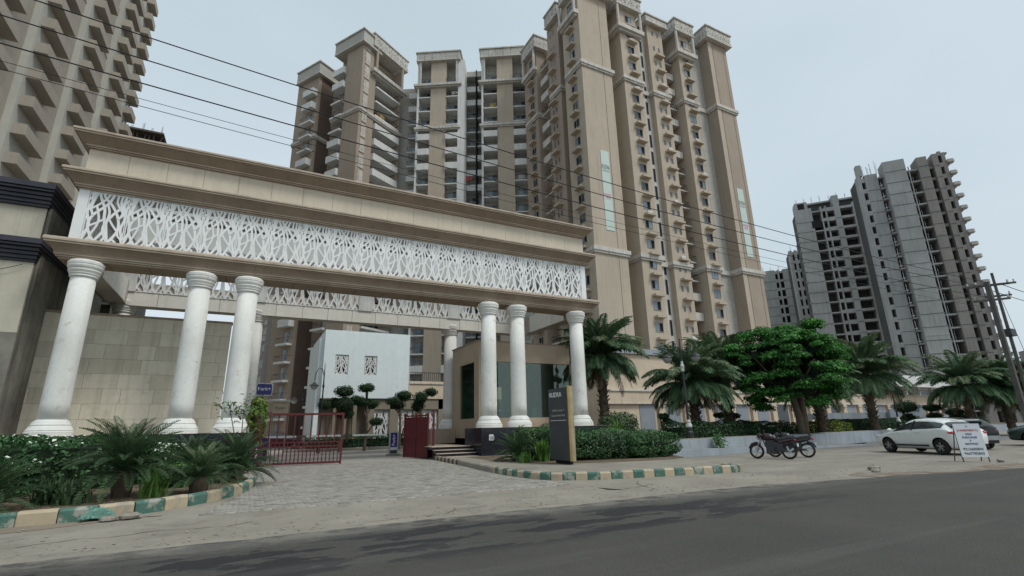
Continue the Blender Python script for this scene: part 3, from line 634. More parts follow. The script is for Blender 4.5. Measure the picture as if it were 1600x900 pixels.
# ---------------------------------------------------------------- tower C : the tall beige block at centre right
CO = (46.1, 49.2, 0)
tC = thing('apartment_tower', 'tallest beige apartment tower behind the right end of the gateway, with pale green banners', 'apartment tower', CO)
def cb(name, m, x0, x1, y0, y1, z0, z1): return MB(CO).box(x0, x1, y0, y1, z0, z1).build(name, m, tC)
HT = 67.0
cb('wall', m_beige, 38.2, 43.75, 49.3, 53.75, 0, HT); cb('wall', m_beige, 46.1, 49.72, 49.2, 56, 0, HT)
cb('wall', m_beige, 52.77, 56.1, 49.9, 56, 0, HT); cb('wall', m_beige, 58.8, 61.72, 49.2, 56, 0, HT)
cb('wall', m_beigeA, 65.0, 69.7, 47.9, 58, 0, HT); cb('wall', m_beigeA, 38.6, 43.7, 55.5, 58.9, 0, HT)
cb('wall', m_beigeA, 38.9, 40.95, 63.2, 67.6, 0, HT); cb('wall', m_beige, 43.7, 46.5, 52.6, 70, 0, 66)
cb('recess_wall', m_trim, 49.7, 52.8, 50.8, 56, 0, 66.5); cb('recess_wall', m_trimA, 61.7, 65.1, 50.0, 56, 0, 66.5)
cb('core', m_beige, 40.96, 69.2, 59, 75, 0, 66.2); cb('core', m_trimA, 55, 59.5, 53.3, 58.9, 0, 66.4); cb('core', m_beige, 43.7, 65, 56.01, 58.99, 0, 66.3)
cb('drain_groove', m_joint, 42.15, 42.2, 49.28, 49.3, 24.4, 66); cb('drain_groove', m_joint, 42.15, 42.2, 49.28, 49.3, 1, 23.5)
for x in (66.1, 68.9): cb('drain_groove', m_joint, x, x+.05, 47.88, 47.9, 1, 66)
cb('corner_strip', m_beige, 65.0, 65.9, 47.86, 47.9, 1, 66.5)
bm_ = MB(CO)
for z0 in (23.5, 52.8):
    for x0, x1, y0, y1 in ((38.2, 43.75, 49.3, 53.4), (46.1, 49.72, 49.2, 55), (52.77, 56.1, 49.9, 55), (58.8, 61.72, 49.2, 55), (65, 69.7, 47.9, 57), (38.6, 43.0, 55.5, 58.5), (38.9, 40.95, 63.2, 67.2)):
        b2 = MB(CO); bandbox(b2, x0, x1, y0, y1, z0, z0+.85); b2.build('string_course', m_trim, tC)
    b2 = MB(CO); b2.box(50.0, 52.4, 50.5, 51, z0+.1, z0+.8).build('string_course', m_trim, tC); MB(CO).box(62.1, 64.6, 49.7, 50.2, z0+.1, z0+.8).build('string_course', m_trim, tC)
for x0, x1, y0, y1 in ((46.1, 49.72, 49.2, 53.2), (58.8, 61.72, 49.2, 52.2)):
    b2 = MB(CO); bandbox(b2, x0, x1, y0, y1, 61.9, 63.0, .85); b2.build('major_ledge', m_trim, tC)
    for x in (x0-.5, x1+.5): MB(CO).lathe([(.24, 0), (.24, 4.2)], 12, (x, y0-.5, 62.95)).build('column', m_trim, tC)
for x0, x1, y0, y1 in ((38.2, 40.6, 49.8, 53.9), (38.9, 40.4, 63.4, 67.3)):
    b2 = MB(CO); b2.box(x0-.85, x0, y0-.5, y1, 62.25, 63.0).box(x0-.5, x0, y0-.3, y1-.2, 61.9, 62.247).build('major_ledge', m_trim, tC)
    for y in (y0-.2, y1-.3): MB(CO).lathe([(.24, 0), (.24, 4.2)], 12, (x0-.55, y, 62.95)).build('column', m_trim, tC)
for x0, x1, y0, y1 in ((38.2, 43.75, 49.3, 53.4), (46.1, 49.72, 49.2, 55), (52.77, 56.1, 49.9, 55), (58.8, 61.72, 49.2, 55), (65, 69.7, 47.9, 57), (38.6, 43, 55.5, 58.5), (38.9, 40.95, 63.2, 67.4)):
    z1 = 69.4 if x0 != 52.77 else 68.4
    b2 = MB(CO); frieze(b2, x0, x1, y0, y1, 67.01, z1); b2.build('roof_frieze', [m_trimA, m_trim], tC)
    friezepanels(tC, x0-CO[0], x1-CO[0], y0-CO[1], y1-CO[1], 67.01, z1)
ACM = MB().box(-.4, .4, -.32, 0, 0, .6, 0).lathe([(.2, 0), (.2, .01)], 12, (0, 0, 0), 1).mesh('air_conditioner', [m_white, m_rail]); BS = balc(2.3, 1.7, True); BR = balc(2.3, 1.7, False)
NL = [('window', None)]
for k in range(2, 23):
    z = 3*k; zc = z-.9+3-3; top_ = k > 20
    rw = lambda L: random.choice(L)
    P = lambda me, nm, x, y, zz, s=0: put(tC, me, nm, x-CO[0], y-CO[1], zz, s)
    P(rw(WM), 'window', 48.1, 49.2, z-.9); P(rw(WM), 'window', 60.4, 49.2, z-.9)
    if k < 22:
        P(LEDGE, 'air_conditioner_ledge', 48.2, 49.2, z+.35); P(LEDGE, 'air_conditioner_ledge', 60.5, 49.2, z+.35)
    if k != 21:
        P(LEDGE, 'air_conditioner_ledge', 54.7, 49.9, z+.6)
    P(WSm, 'window', 54.0, 49.9, z-.6); P(WSm, 'window', 55.1, 49.9, z-.6)
    P(SLOT, 'window', 51.9, 50.8, z-.4); P(SLOT, 'window', 62.5, 50.0, z-.4)
    # left flank windows, facing -X
    P(rw(WD), 'window', 38.2, 51.4, z-.9, 1); P(rw(WD), 'window', 38.9, 64.9, z-.9, 1); P(WSm, 'window', 38.6, 57.0, z-.7, 1); P(WSm, 'window', 38.6, 57.9, z-.7, 1)
    if k < 21:
        for x, y in ((38.2, 51.4), (38.9, 64.9), (38.6, 57.4)): P(LEDGE, 'air_conditioner_ledge', x, y, z+.5, 1)
    for ax_, ay_, az_ in ((48.2, 49.2, .45), (60.5, 49.2, .45), (54.7, 49.9, .7)):
        if random.random() < .22 and k < 21: P(ACM, 'air_conditioner', ax_+random.uniform(-.35, .35), ay_-.2, z+az_)
    if k < 22:
        sol = k in (20, 19, 17, 16, 15, 7, 6)
        P(BS if sol else BR, 'balcony', 57.45, 53.3-.9, z-2+.3); P(DOOR, 'balcony_door', 57.4, 53.3, z-2+.3)
        put(tC, BS if sol else BR, 'balcony', 40.96-CO[0]-.35, 60.9-CO[1], z-2+.3, 1)
for x, y, nm in ((41.1, 49.3, 0), (67.45, 47.9, 1)):
    z0, z1 = (27.0, 39.2) if nm == 0 else (26.5, 38.3); w = 1.45
    bo = MB(CO).box(x-w/2, x+w/2, y-.06, y-.03, z0, z1).build('banner', m_ban, tC)
    text('lettering', 'RUDRA', 1.0, m_dtext, bo, (x-CO[0], y-CO[1]-.066, z1-2.6), (PI/2, 0, 0), .42)
    text('lettering', 'PALACE HEIGHTS', .4, m_frame, bo, (x-CO[0], y-CO[1]-.066, z1-3.2), (PI/2, 0, 0), .4)
    MB(CO).box(x-w/2, x+w/2, y-.075, y-.066, z0+4.6, z0+5.6).build('banner_strip', m_sign, bo)
    text('lettering', 'BOOKING', .48, m_rtext, bo, (x-CO[0], y-CO[1]-.08, z0+5.3), (PI/2, 0, 0), .55); text('lettering', 'OPEN', .4, m_rtext, bo, (x-CO[0], y-CO[1]-.08, z0+4.85), (PI/2, 0, 0), .8)

# ---------------------------------------------------------------- tower B
tB = thing('apartment_tower', 'white and beige apartment tower with two bays of stacked balconies, seen between two darker towers', 'apartment tower', (22.19, 79.46, 0), math.radians(-31))
def bb(name, m, *b, p=tB): return MB().box(*b).build(name, m, p)
HB = 70.2
for x0, x1, nm in ((0.0, 8.95, 0), (12.3, 21.0, 1)):
    p0 = x0+2.45 if nm == 0 else x0+2.85; p1 = p0+3.0
    bb('panel_wall', m_beige, p0, p1, -.05, 3, 0, HB)
    a0, a1 = x0+.25, p0; b0, b1 = p1, (x0+7.7 if nm == 0 else x1-.3)
    bb('pilaster', m_white, x0-.1, x0+.25, -.15, 3, 0, HB); bb('pilaster', m_white, b1, x1, -.15, 3, 0, HB)
    bb('back_wall', m_trimA, x0-.05, x1-.05, 1.7, 9, 0, HB-.1)
    b2 = MB(); frieze(b2, x0+.3, x1-.5-(.9 if nm == 0 else 0), 0, 4, HB+.1, 72.2, .55); b2.build('roof_frieze', [m_trimA, m_trim], tB); friezepanels(tB, x0+.3, x1-.5-(.9 if nm == 0 else 0), 0, 4, HB+.1, 72.2, .55)
    for zz, o_ in ((64.2, .7), (54.9, .45), (23.5, .4)): b2 = MB(); bandbox(b2, x0, x1-(1.2 if nm == 0 else 0), 0, 1.6, zz, zz+.7, o_); b2.build('string_course', m_trim, tB)
    for (u0, u1) in ((a0, a1), (b0, b1)):
        w = u1-u0; bS = balc(w-.02, 2.1, True, mt=m_white, hr=1.05); bR = balc(w-.02, 1.9, False, mt=m_white)
        for k in range(0, 23):
            z = 1.2+3.05*k
            if abs(z-64.2) < 1.2: z0_ = z
            sol = k in (15, 16, 17, 9, 8, 3)
            if k < 22: inst('balcony', bS if sol else bR, tB, ((u0+u1)/2, 1.7, z)); inst('balcony_door', DOOR, tB, ((u0+u1)/2+.1, 1.7, z+.02))
    for x in (a0+.2, b1-.25): MB().lathe([(.2, 0), (.2, 5.3)], 12, (x, -.25, 64.9)).build('column', m_trim, tB)
bb('recess_wall', m_trimA, 8.9, 12.4, 4.5, 9, 0, 69.2); bb('drain_pipe', m_black, 10.75, 10.98, 2.6, 4.4, 0, 69.9); bb('parapet', m_trim, 8.9, 12.4, 2.6, 4.6, 68.4, 69.6)
bS = balc(1.7, 1.7, True, mt=m_white); bR = balc(1.7, 1.7, False, mt=m_white)
for k in range(22):
    z = 1.2+3.05*k
    for x in (9.85, 11.9): inst('balcony', bS if k in (21, 20, 16, 15, 14, 8, 7) else bR, tB, (x, 4.5, z)); inst('balcony_door', DOOR, tB, (x, 4.5, z), (0, 0, 0), (.8, 1, 1))
bb('side_strip', m_joint, 21.02, 21.6, .8, 6, 0, 70)
bb('left_wing', m_trimA, -6, -.1, 5.2, 12, 0, 68.5)
bS = balc(2.6, 1.5, True, mt=m_white); bR = balc(2.6, 1.5, False, mt=m_white)
for k in range(22): inst('balcony', bS if k in (21, 20, 15, 14, 13, 7) else bR, tB, (-1.5, 5.2, 1.2+3.05*k)); inst('balcony_door', DOOR, tB, (-1.5, 5.2, 1.2+3.05*k))
text_panel = None

# ---------------------------------------------------------------- tower A
tA = thing('apartment_tower', 'brown and beige apartment tower left of centre with a white lattice strip down its corner', 'apartment tower', (11.69, 79.65, 0), math.radians(31.8))
def ab(name, m, *b): return MB().box(*b).build(name, m, tA)
ab('wall', m_beigeA, 0, 3.35, 0, 4.25, 0, 71.0); ab('wall', m_beigeA, 9.6, 10.1, 0, 4.25, 0, 71.0); ab('wall', m_beigeA, 1.6, 10.08, 1.75, 7.4, 0, 70.9)
ab('wall', m_beigeA, 0.02, 7.0, 12, 18.5, 0, 69.2); ab('wall', m_beigeA, 3.4, 16, 7.41, 22, 0, 69); ab('wall', m_shade_brown, .6, 6.9, 11.97, 11.999, 0, 69.1)  # wing's return face: recess shade painted on as brown
ab('flank_wall', m_beigeA, 10.4, 17, 5.5, 7.39, 58, 69); ab('flank_wall', m_shade_brown, 10.4, 19, 5.4, 7.39, 0, 57.9)  # lower flank takes its shade from the brown colour
ab('rear_wing', m_white, 2.6, 9, 24, 30, 0, 47)
for x0, x1, y0, y1, z0 in ((2.6, 10.1, 0, 4, 71.8), (0, 3.3, 0, 7.2, 71.0), (0.0, 5, 12, 18.3, 69.2)):
    b2 = MB(); frieze(b2, x0, x1, y0, y1, z0, z0+2.6, .75 if x0 else .6); b2.build('roof_frieze', [m_trimA, m_trim], tA)
friezepanels(tA, 2.6, 10.1, 0, 4, 71.8, 74.4, .75, left=False)
b2 = MB(); bandbox(b2, 2.9, 10.1, 0, 1.5, 65.6, 66.7, .95); b2.build('major_ledge', m_trim, tA)
for zz in (56.4, 24): 
    b2 = MB(); bandbox(b2, 0, 10.1, 0, 7.4, zz, zz+.8, .35); b2.build('string_course', m_trim, tA)
    b2 = MB(); bandbox(b2, 0, 5, 12, 18.5, zz-1.5, zz-.7, .35); b2.build('string_course', m_trim, tA)
for x in (2.95, 9.7): MB().lathe([(.28, 0), (.28, 5.1)], 12, (x, -.55, 66.6)).build('column', m_beigeA, tA)
bS = balc(6.2, 2.3, True, mt=m_white, hr=1.1); bR = balc(6.2, 2.1, False, mt=m_white, th=.35)
lS = balc(3.0, 1.5, True, mt=m_white, hr=1.1); lR = balc(3.0, 1.5, False, mt=m_white, th=.35)
DW = MB().box(-2.6, 2.6, -.05, 0, 0, 2.3, 0).box(-2.5, -1.3, -.058, -.051, .05, 2.2, 1).box(-1.2, 0, -.058, -.051, .05, 2.2, 2).box(.1, 1.3, -.058, -.051, .05, 2.2, 1).box(1.4, 2.5, -.058, -.051, .05, 2.2, 2).mesh('balcony_door', [m_trimA, m_glassd, m_black])
JAL = lattice(1.05, 2.55, .17, .06, False).mesh('lattice_strip', m_trim)
for k in range(0, 23):
    z = 2.6+3.05*k
    if k < 22:
        if k != 21 or True: inst('balcony', bS if k in (14, 15, 16, 17, 8, 7) else bR, tA, (6.5, 1.74, z))
        inst('balcony_door', DW, tA, (6.5, 1.74, z))
        sol = k in (21, 20, 16, 15, 14, 7, 6)
        inst('balcony', lS if sol else lR, tA, (1.0, 5.85, z-.3), (0, 0, -PI/2)); inst('balcony_door', DOOR, tA, (1.59, 5.85, z-.3), (0, 0, -PI/2))
        inst('balcony', lS if sol else lR, tA, (.3, 13.8, z-2.0), (0, 0, -PI/2), (1, .9, 1)); inst('balcony_door', DOOR, tA, (.01, 13.8, z-2.0), (0, 0, -PI/2), (.6, 1, 1))
    inst('lattice_strip', JAL, tA, (1.15, -.06, z+.2))
    if k < 20:
        inst('window', WD[k % 2], tA, (12.4, 5.4, z+1.2)); inst('window', WD[(k+1) % 2], tA, (15.2, 5.4, z+1.2))
    if k < 15:
        inst('balcony', lS if k in (3, 4, 9) else lR, tA, (2.6, 25.6, z), (0, 0, -PI/2), (1.1, .7, 1)); inst('window', WD[0], tA, (2.58, 25.6, z+1.3), (0, 0, -PI/2)); inst('window', WD[0], tA, (2.58, 28.2, z+1.3), (0, 0, -PI/2))
ab('balcony_recess', m_beigeA, 1.6, 3.4, 7.0, 7.4, 0, 70)

# washing on some balconies
LAU = [MB().box(-.35, .35, -.02, .02, 0, .8).box(.45, .8, -.02, .02, .1, .8).mesh('laundry', mat('cloth_%d' % i, c, .9)) for i, c in enumerate(((.35, .06, .07), (.1, .15, .35), (.6, .58, .5), (.45, .35, .1)))]
for i in range(34):
    k = random.randrange(2, 22); tb = random.random() < .6
    if tb: inst('laundry', random.choice(LAU), tB, (random.choice((1.3, 6.6, 13.8, 19.4, 9.8, 11.9))+random.uniform(-.3, .3), random.uniform(.2, .6) if True else 0, 1.2+3.05*k+.5))
    else: inst('laundry', random.choice(LAU), tA, (random.uniform(4.2, 8.8), random.uniform(0, .6), 2.6+3.05*k+.4))
# ---------------------------------------------------------------- tower N, far left
tN = thing('apartment_tower', 'grey beige tower with rows of jutting balconies filling the top left corner', 'apartment tower', (-22.8, 34, 0)); NO = (-22.8, 34, 0)
def nb_(name, m, *b): return MB(NO).box(*b).build(name, m, tN)
nb_('wall', m_ntow, -40, -22.85, 34, 88.5, 0, 74)
BX = MB().box(-2.4, 2.4, -1.05, 0, -.16, 0).box(-2.4, 2.4, -1.05, -.93, .001, .95).box(-2.4, -2.28, -.93, 0, .001, .95).box(2.28, 2.4, -.93, 0, .001, .95).mesh('balcony', m_ntow)
RL = MB().box(-2.4, 2.4, -1.03, -.99, 1.15, 1.19).mesh('rail', m_rail)
for Y0 in (35.9, 46.1, 56.2, 66.6, 77.0, 85.6):
    L = 4.8 if Y0 < 85 else 3.0
    nb_('bay_wall', m_ntowp, -23.5, -22.25, Y0-.45, Y0+L+.1, 0, 73)
    for k in range(1, 24):
        z = 3*k+1.6; o = inst('balcony', BX, tN, (-22.25-NO[0], Y0+L/2-NO[1], z-.0), (0, 0, PI/2), (L/4.8, 1, 1))
        inst('balcony_door', DOOR, tN, (-22.24-NO[0], Y0+L-1.1-NO[1], z), (0, 0, PI/2))
for zz in (26, 52): nb_('string_course', m_ntow, -23, -22.78, 34, 88.4, zz, zz+.12)

# ---------------------------------------------------------------- unfinished concrete towers
def rods(t, x0, x1, y, z, k, h=1.6):
    for i in range(k):
        x = x0+(x1-x0)*(i+.5)/k+random.uniform(-.3, .3)
        mb = MB()
        for dx in (-.12, 0, .12): mb.bar((x+dx, y, z), (x+dx+random.uniform(-.1, .1), y, z+h*random.uniform(.6, 1.3)), .04)
        mb.build('starter_bars', m_rail, t)
def skel(t, strips, H, fl, y0=0, back=2.6, dz0=0, mt=m_conc, depth=5):
    """strips: (x0, x1, kind); kind wall / big / mid / slit / parapet"""
    X0, X1 = strips[0][0], strips[-1][1]
    MB().box(X0, X1, y0+back, y0+back+depth, 0, H-.4).build('inner_core', m_concd, t)  # core darkened in colour to stand for the shade inside open bays
    nf = int(H/fl)
    lines = {}
    for x0, x1, kd in strips:
        if kd == 'wall':
            MB().box(x0, x1, y0, y0+back-.01, 0, H).build('wall', mt, t)
            if x1-x0 > 1:
                lm = MB().box(x0+.01, x1-.01, y0-.035, y0-.002, -.05, .05).mesh('casting_line', m_concd)
                for k in range(2, nf): inst('casting_line', lm, t, (0, 0, k*fl))
            continue
        hh = dict(big=.1, par=.45, mid=.62, slit=.5, deep=.1)[kd]; hd = dict(big=.25, par=.25, mid=.5, slit=.4, deep=.3)[kd]
        me = MB().box(x0, x1, y0+(.02 if kd != 'deep' else .9), y0+back-.01, -hd, .0).box(x0, x1, y0+(.02 if kd != 'deep' else .9), y0+.25+(0 if kd != 'deep' else .9), .001, hh).mesh('floor_slab', mt)
        if kd in ('mid', 'par'):
            pass
        for k in range(nf+1):
            if k*fl > H: break
            inst('floor_slab', me, t, (0, random.uniform(-.03, .03), min(k*fl+dz0, H-.05)))
aU = math.atan2(-.764, .645)
U1 = thing('unfinished_tower', 'bare concrete tower with rows of open black bays, left one of the large pair', 'unfinished tower', (136.14, 80.19, 0), aU)
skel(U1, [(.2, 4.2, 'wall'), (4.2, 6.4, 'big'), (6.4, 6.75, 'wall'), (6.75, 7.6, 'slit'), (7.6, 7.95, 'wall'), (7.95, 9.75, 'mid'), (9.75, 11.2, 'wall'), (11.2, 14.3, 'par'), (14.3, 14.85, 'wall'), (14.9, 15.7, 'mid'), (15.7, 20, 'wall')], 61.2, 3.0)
MB().box(.2, 3.4, 0, 4, 61.2, 63.3).build('wall', m_conc, U1); MB().box(9.7, 11.3, 0, 4, 61.2, 64).build('wall', m_conc, U1); MB().box(15.8, 20, 0, 4, 61.2, 63.9).build('wall', m_conc, U1); MB().box(.3, 19.8, 2.4, 4, 63.2, 63.7).build('roof_slab', m_conc, U1); MB().box(4, 16, 3, 4, 61, 63.2).build('inner_core', m_concd, U1)
MB().box(.9, 2.6, -.02, -.005, 61.2, 62.9).build('dark_opening', m_black, U1); MB().box(3.7, 6.2, -.02, -.005, 54.9, 57.1).build('dark_opening', m_black, U1)
for k in range(20): MB().box(-.3, .19, .3, 1.3, 3*k+.3, 3*k+.6).build('slab_tip', m_conc, U1)
rods(U1, 0, 16, 1, 63.3, 8)
U2 = thing('unfinished_tower', 'bare concrete tower with a wide pale shaft and curved balconies, rightmost unfinished tower', 'unfinished tower', (133.93, 55.56, 0), aU)
skel(U2, [(-5.2, -4.4, 'wall'), (-4.4, -3.6, 'mid'), (-3.6, -.9, 'wall')], 61.4, 3.0, 1.2, 2.2)
skel(U2, [(-.9, .15, 'big')], 61.4, 3.0, .5, 2.9)
MB().box(.15, 4.6, -.6, 3.3, 0, 63.3).build('wall', m_conc, U2); lm = MB().box(.17, 4.58, -.64, -.602, -.05, .05).mesh('casting_line', m_concd)
for k in range(2, 21): inst('casting_line', lm, U2, (0, 0, 3*k+.4))
lm = MB().box(7.02, 8.98, -.64, -.602, -.05, .05).mesh('casting_line', m_concd)
for k in range(2, 21): inst('casting_line', lm, U2, (0, 0, 3*k+.4))
MB().box(5.0, 5.2, -.5, -.36, 0, 61).build('fin_wall', m_conc, U2)
skel(U2, [(4.62, 7.0, 'big')], 61.6, 3.0, -.35, 4.0)
MB().box(7.0, 9.0, -.6, 3.6, 0, 62.9).build('wall', m_concb, U2)  # side face drawn flat, its shade put into the darker material
skel(U2, [(9.0, 10.3, 'par')], 61.6, 3.0, .3, 3.3, mt=m_concb)
skel(U2, [(10.15, 11.3, 'wall'), (11.3, 12.0, 'mid'), (12.0, 12.7, 'wall'), (12.7, 13.2, 'big')], 63.2, 3.0, -.4, 4.0, mt=m_concb)
CB = MB().prism([(0, 0), (1.0, 0), (1.4, .4), (1.4, 1.5), (1.0, 1.8), (0, 1.8)], -.12, .6).mesh('balcony', m_trimA)
for k in range(1, 21): inst('balcony', CB, U2, (12.7, -1.0, 3*k+.4))
for k in range(20):
    for x in (-.9, 4.62): MB().box(x-.25, x+.2, -.4, .3, 3*k+.25, 3*k+.5).build('slab_tip', m_conc, U2)
MB().box(-4.9, -3.8, 1.4, 3, 61.4, 64.5).build('stub_column', m_conc, U2); rods(U2, -5, 0, 2, 61.5, 5, 3)
for z in (15.5, 19.5): MB().box(.2, 4.6, -.66, -.605, z, z+.18).build('slab_line', m_trimA, U2)
U4 = thing('unfinished_tower', 'narrow slice of unfinished tower just left of the open bayed concrete tower', 'unfinished tower', (152.4, 90.5, 0), aU)
skel(U4, [(-3.2, -2.3, 'wall'), (-2.3, -1.7, 'slit'), (-1.7, -1.0, 'wall'), (-1.0, -.3, 'mid'), (-.3, .6, 'wall'), (.6, 2.4, 'deep'), (2.4, 5, 'wall')], 55, 3.0)
MB().box(-.2, 2.5, 1, 3, 55, 57.5).build('stub_column', m_conc, U4); rods(U4, -3, 3, 1, 55, 4)
U3 = thing('unfinished_tower', 'low far concrete tower beside the edge of the tall beige tower', 'unfinished tower', (151.5, 107.5, 0), aU)
skel(U3, [(-1.5, 0, 'mid'), (0, .6, 'wall'), (.6, 2.6, 'par'), (2.6, 6.6, 'wall'), (6.6, 7.4, 'mid'), (7.4, 7.9, 'wall'), (7.9, 9, 'par'), (9, 14, 'wall')], 52, 3.0)
rods(U3, 0, 9, 1, 52, 4)
U5 = thing('unfinished_tower', 'dark unfinished tower top with props and rods peeping over the gateway cornice', 'unfinished tower', (-26.6, 106.5, 0), -.0)
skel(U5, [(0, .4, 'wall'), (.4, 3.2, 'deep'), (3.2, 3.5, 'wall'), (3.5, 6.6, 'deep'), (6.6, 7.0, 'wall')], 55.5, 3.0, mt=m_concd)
MB().box(-.1, 6.0, -.3, 4, 58.0, 58.35).build('roof_slab', m_joint, U5)
for i in range(7): MB().bar((.3+i*.85, .2, 55.5), (.4+i*.85+random.uniform(-.4, .4), .2, 58), .12).build('prop', m_concd, U5)
MB().box(.2, 5.8, 2, 3.6, 55.5, 58).build('inner_core', m_concd, U5); rods(U5, 0, 6, 1, 58.3, 4, 1.8)
for i, (x, y, w, h, s_) in enumerate(((200, 66, 16, 17, 0), (196, 56, 10, 12, 1), (215, 62, 14, 22, 2))):
    fb = thing('distant_building', ('plain low block far behind the electricity poles', 'squat cream block far behind the electricity poles', 'taller plain block far behind the electricity poles')[i], 'building', (x, y, 0), aU)
    MB().box(0, w, 0, 8, 0, h).build('wall', (m_conc, m_cream, m_concb)[i], fb)
    for k in range(1, int(h/3)):
        for j in range(int(w/2.6)): inst('window', WD[0], fb, (1.4+j*2.6, 0, k*3+1.4))

# ---------------------------------------------------------------- clubhouse behind the gate
tK = thing('clubhouse', 'pale blue white clubhouse box on a brown lattice panelled ground floor, seen through the gateway', 'building', (5.2, 44, 0)); KO = (5.2, 44, 0)
def kb(name, m, *b): return MB(KO).box(*b).build(name, m, tK)
kb('upper_storey', m_club, 5.1, 7.05, 44, 53, 4.1, 9.8); kb('upper_storey', m_club, 8.07, 10.05, 44, 53, 4.1, 9.8)  # left of the openings are made by four slabs
kb('upper_storey', m_club, 6.06+.99, 8.07, 44, 53, 4.1, 6.02); 
for o in [x for x in tK.children]: bpy.data.objects.remove(o)
# wall with two lattice windows as real openings
for b in ((5.1, 6.02, 4.1, 9.8), (7.12, 8.44, 4.1, 9.8), (9.54, 12.4, 4.1, 9.8), (6.02, 7.12, 4.1, 6.05), (6.02, 7.12, 7.72, 9.8), (8.44, 9.54, 4.1, 6.05), (8.44, 9.54, 7.72, 9.8)):
    kb('upper_wall', m_club, b[0], b[1], 44, 44.3, b[2], b[3])
kb('upper_wall', m_club, 5.1, 5.4, 44.302, 53, 4.1, 9.8); kb('upper_wall', m_club, 12.1, 12.4, 44.302, 53, 4.1, 9.8); kb('roof', m_trim, 5.4, 12.1, 44.302, 53, 9.3, 9.5); kb('void', m_black, 5.5, 12, 45.2, 45.3, 4.2, 9.2)
LW = lattice(1.1, 1.67, .1, .08).mesh('lattice_window', m_white)
for x in (6.57, 8.99): inst('lattice_window', LW, tK, (x-KO[0], .12, 6.05))
kb('side_tower', m_club, 4.75, 5.098, 44.6, 52, 0, 9.1)
kb('ground_wall', m_clubb, 5.1, 9.2, 45.2, 52, 0, 4.08)
for x0, x1 in ((9.0, 9.55), (10.9, 11.65), (13.0, 13.9), (15.3, 18.5)): kb('pillar', m_clubb, x0, x1, 44.2, 44.9, 0, 4.08)
kb('lintel', m_clubb, 9.0, 18.5, 44.2, 44.95, 3.2, 4.085) ; kb('ground_void', m_trim, 9.0, 18.5, 46.0, 46.2, 0, 4.08)
LP = lattice(1.35, 2.7, .12, .08).mesh('lattice_panel', m_white)
for x in (10.22, 12.32, 14.6): inst('lattice_panel', LP, tK, (x-KO[0], .45, .5))
for x in (6.2, 7.0, 7.8): kb('pillar', m_clubb, x, x+.3, 44.2, 44.6, 0, 4.08)
kb('terrace_parapet', m_cream, 12.5, 30, 44.1, 44.6, 4.1, 5.65); kb('terrace_parapet', m_cream, 12.42, 12.5, 44.05, 44.3, 4.1, 6.6); kb('terrace_cap', m_trim, 12.5, 30, 44.02, 44.66, 5.4, 5.5)
kb('terrace_floor', m_trim, 12.5, 30, 44.7, 52, 3.9, 4.07)
for i in range(40): kb('railing_bar', m_rail, 13.1+i*.2, 13.14+i*.2, 44.3, 44.33, 5.66, 6.42)
kb('rail', m_rail, 12.6, 30, 44.29, 44.34, 6.42, 6.48)
# far kerb and hedge inside
kerb('pale kerb of the inner roundabout beyond the boom barrier', [(2.5, 41.2), (22, 41.0)], 1.0, .2, .22, lambda i, n: m_kp)
def hedge(name, label, cat, regs, mats, n, size=.09, core=m_core, flower=None, kind=None, rnd=0, group=None, seed=1, wts=(.6, .4)):
    """regs: list of (x0,x1,y0,y1,z0,z1) lumps; a leafy hull over a dark core"""
    c = regs[0]; t = thing(name, label, cat, ((c[0]+c[1])/2, (c[2]+c[3])/2, c[4]), group=group); O = np.array(t.location); P = []; D = []; g_ = np.random.default_rng(seed); mb = MB(tuple(O))
    for r in regs:
        cen = np.array([(r[0]+r[1])/2, (r[2]+r[3])/2, (r[4]+r[5])/2]); h = np.array([(r[1]-r[0])/2, (r[3]-r[2])/2, (r[5]-r[4])/2]); k = int(n/len(regs))
        if rnd:
            d = g_.normal(0, 1, (k, 3)); d /= np.linalg.norm(d, axis=1)[:, None]; q = np.sign(d)*np.abs(d)**.62; q /= np.maximum(np.linalg.norm(q, axis=1)[:, None]**.6, .1)
            rad = g_.uniform(.86, 1.04, k)[:, None]*(1+.06*np.sin(d[:, :1]*9+seed)+.06*np.sin(d[:, 1:2]*8)); p = cen+q*h*rad; mb.ell(tuple(cen), tuple(h*.86), 14, 8)
        else:
            f = g_.random(k); ar = np.array([h[1]*h[2], h[1]*h[2], h[0]*h[2], h[0]*h[2], h[0]*h[1]*1.3]); ar /= ar.sum(); face = g_.choice(5, k, p=ar); q = g_.uniform(-1, 1, (k, 3)); d = np.zeros((k, 3))
            for i, (ax, s_) in enumerate(((0, -1), (0, 1), (1, -1), (1, 1), (2, 1))):
                mk = face == i; q[mk, ax] = s_*g_.uniform(.9, 1.03, mk.sum()); d[mk, ax] = s_
            bmp = .05*np.sin(q[:, 0]*h[0]*3.1+seed)+.05*np.sin(q[:, 1]*h[1]*4+1)+.04*np.sin(q[:, 0]*h[0]*7.7)
            p = cen+q*h; p[:, 2] += bmp*(q[:, 2] > 0); p += d*bmp[:, None]*.6; mb.box(r[0]+.16, r[1]-.16, r[2]+.16, r[3]-.16, r[4], r[5]-.18)
        P.append(p); D.append(d+np.array([0, 0, .35]))
    P = np.concatenate(P); D = np.concatenate(D); P = P[P[:, 2] > c[4]+.02] if False else P
    mi = g_.choice(len(wts), len(P), p=wts)
    o = inst('foliage', leaves(P-O, D, size, .55, mi, mats), t); mb.build('leaf_core', core, t)
    if flower:
        k = flower; idx = g_.choice(len(P), k); Q = P[idx]+D[idx]*.04; Q = Q[Q[:, 2] > c[5]-.5*(c[5]-c[4])]; inst('blossom', leaves(Q-O, np.tile([0, -.4, 1.], (len(Q), 1)), .085, .9, None, [m_hed[2]], 'blossom', .3), t)['kind'] = 'stuff'
    return t
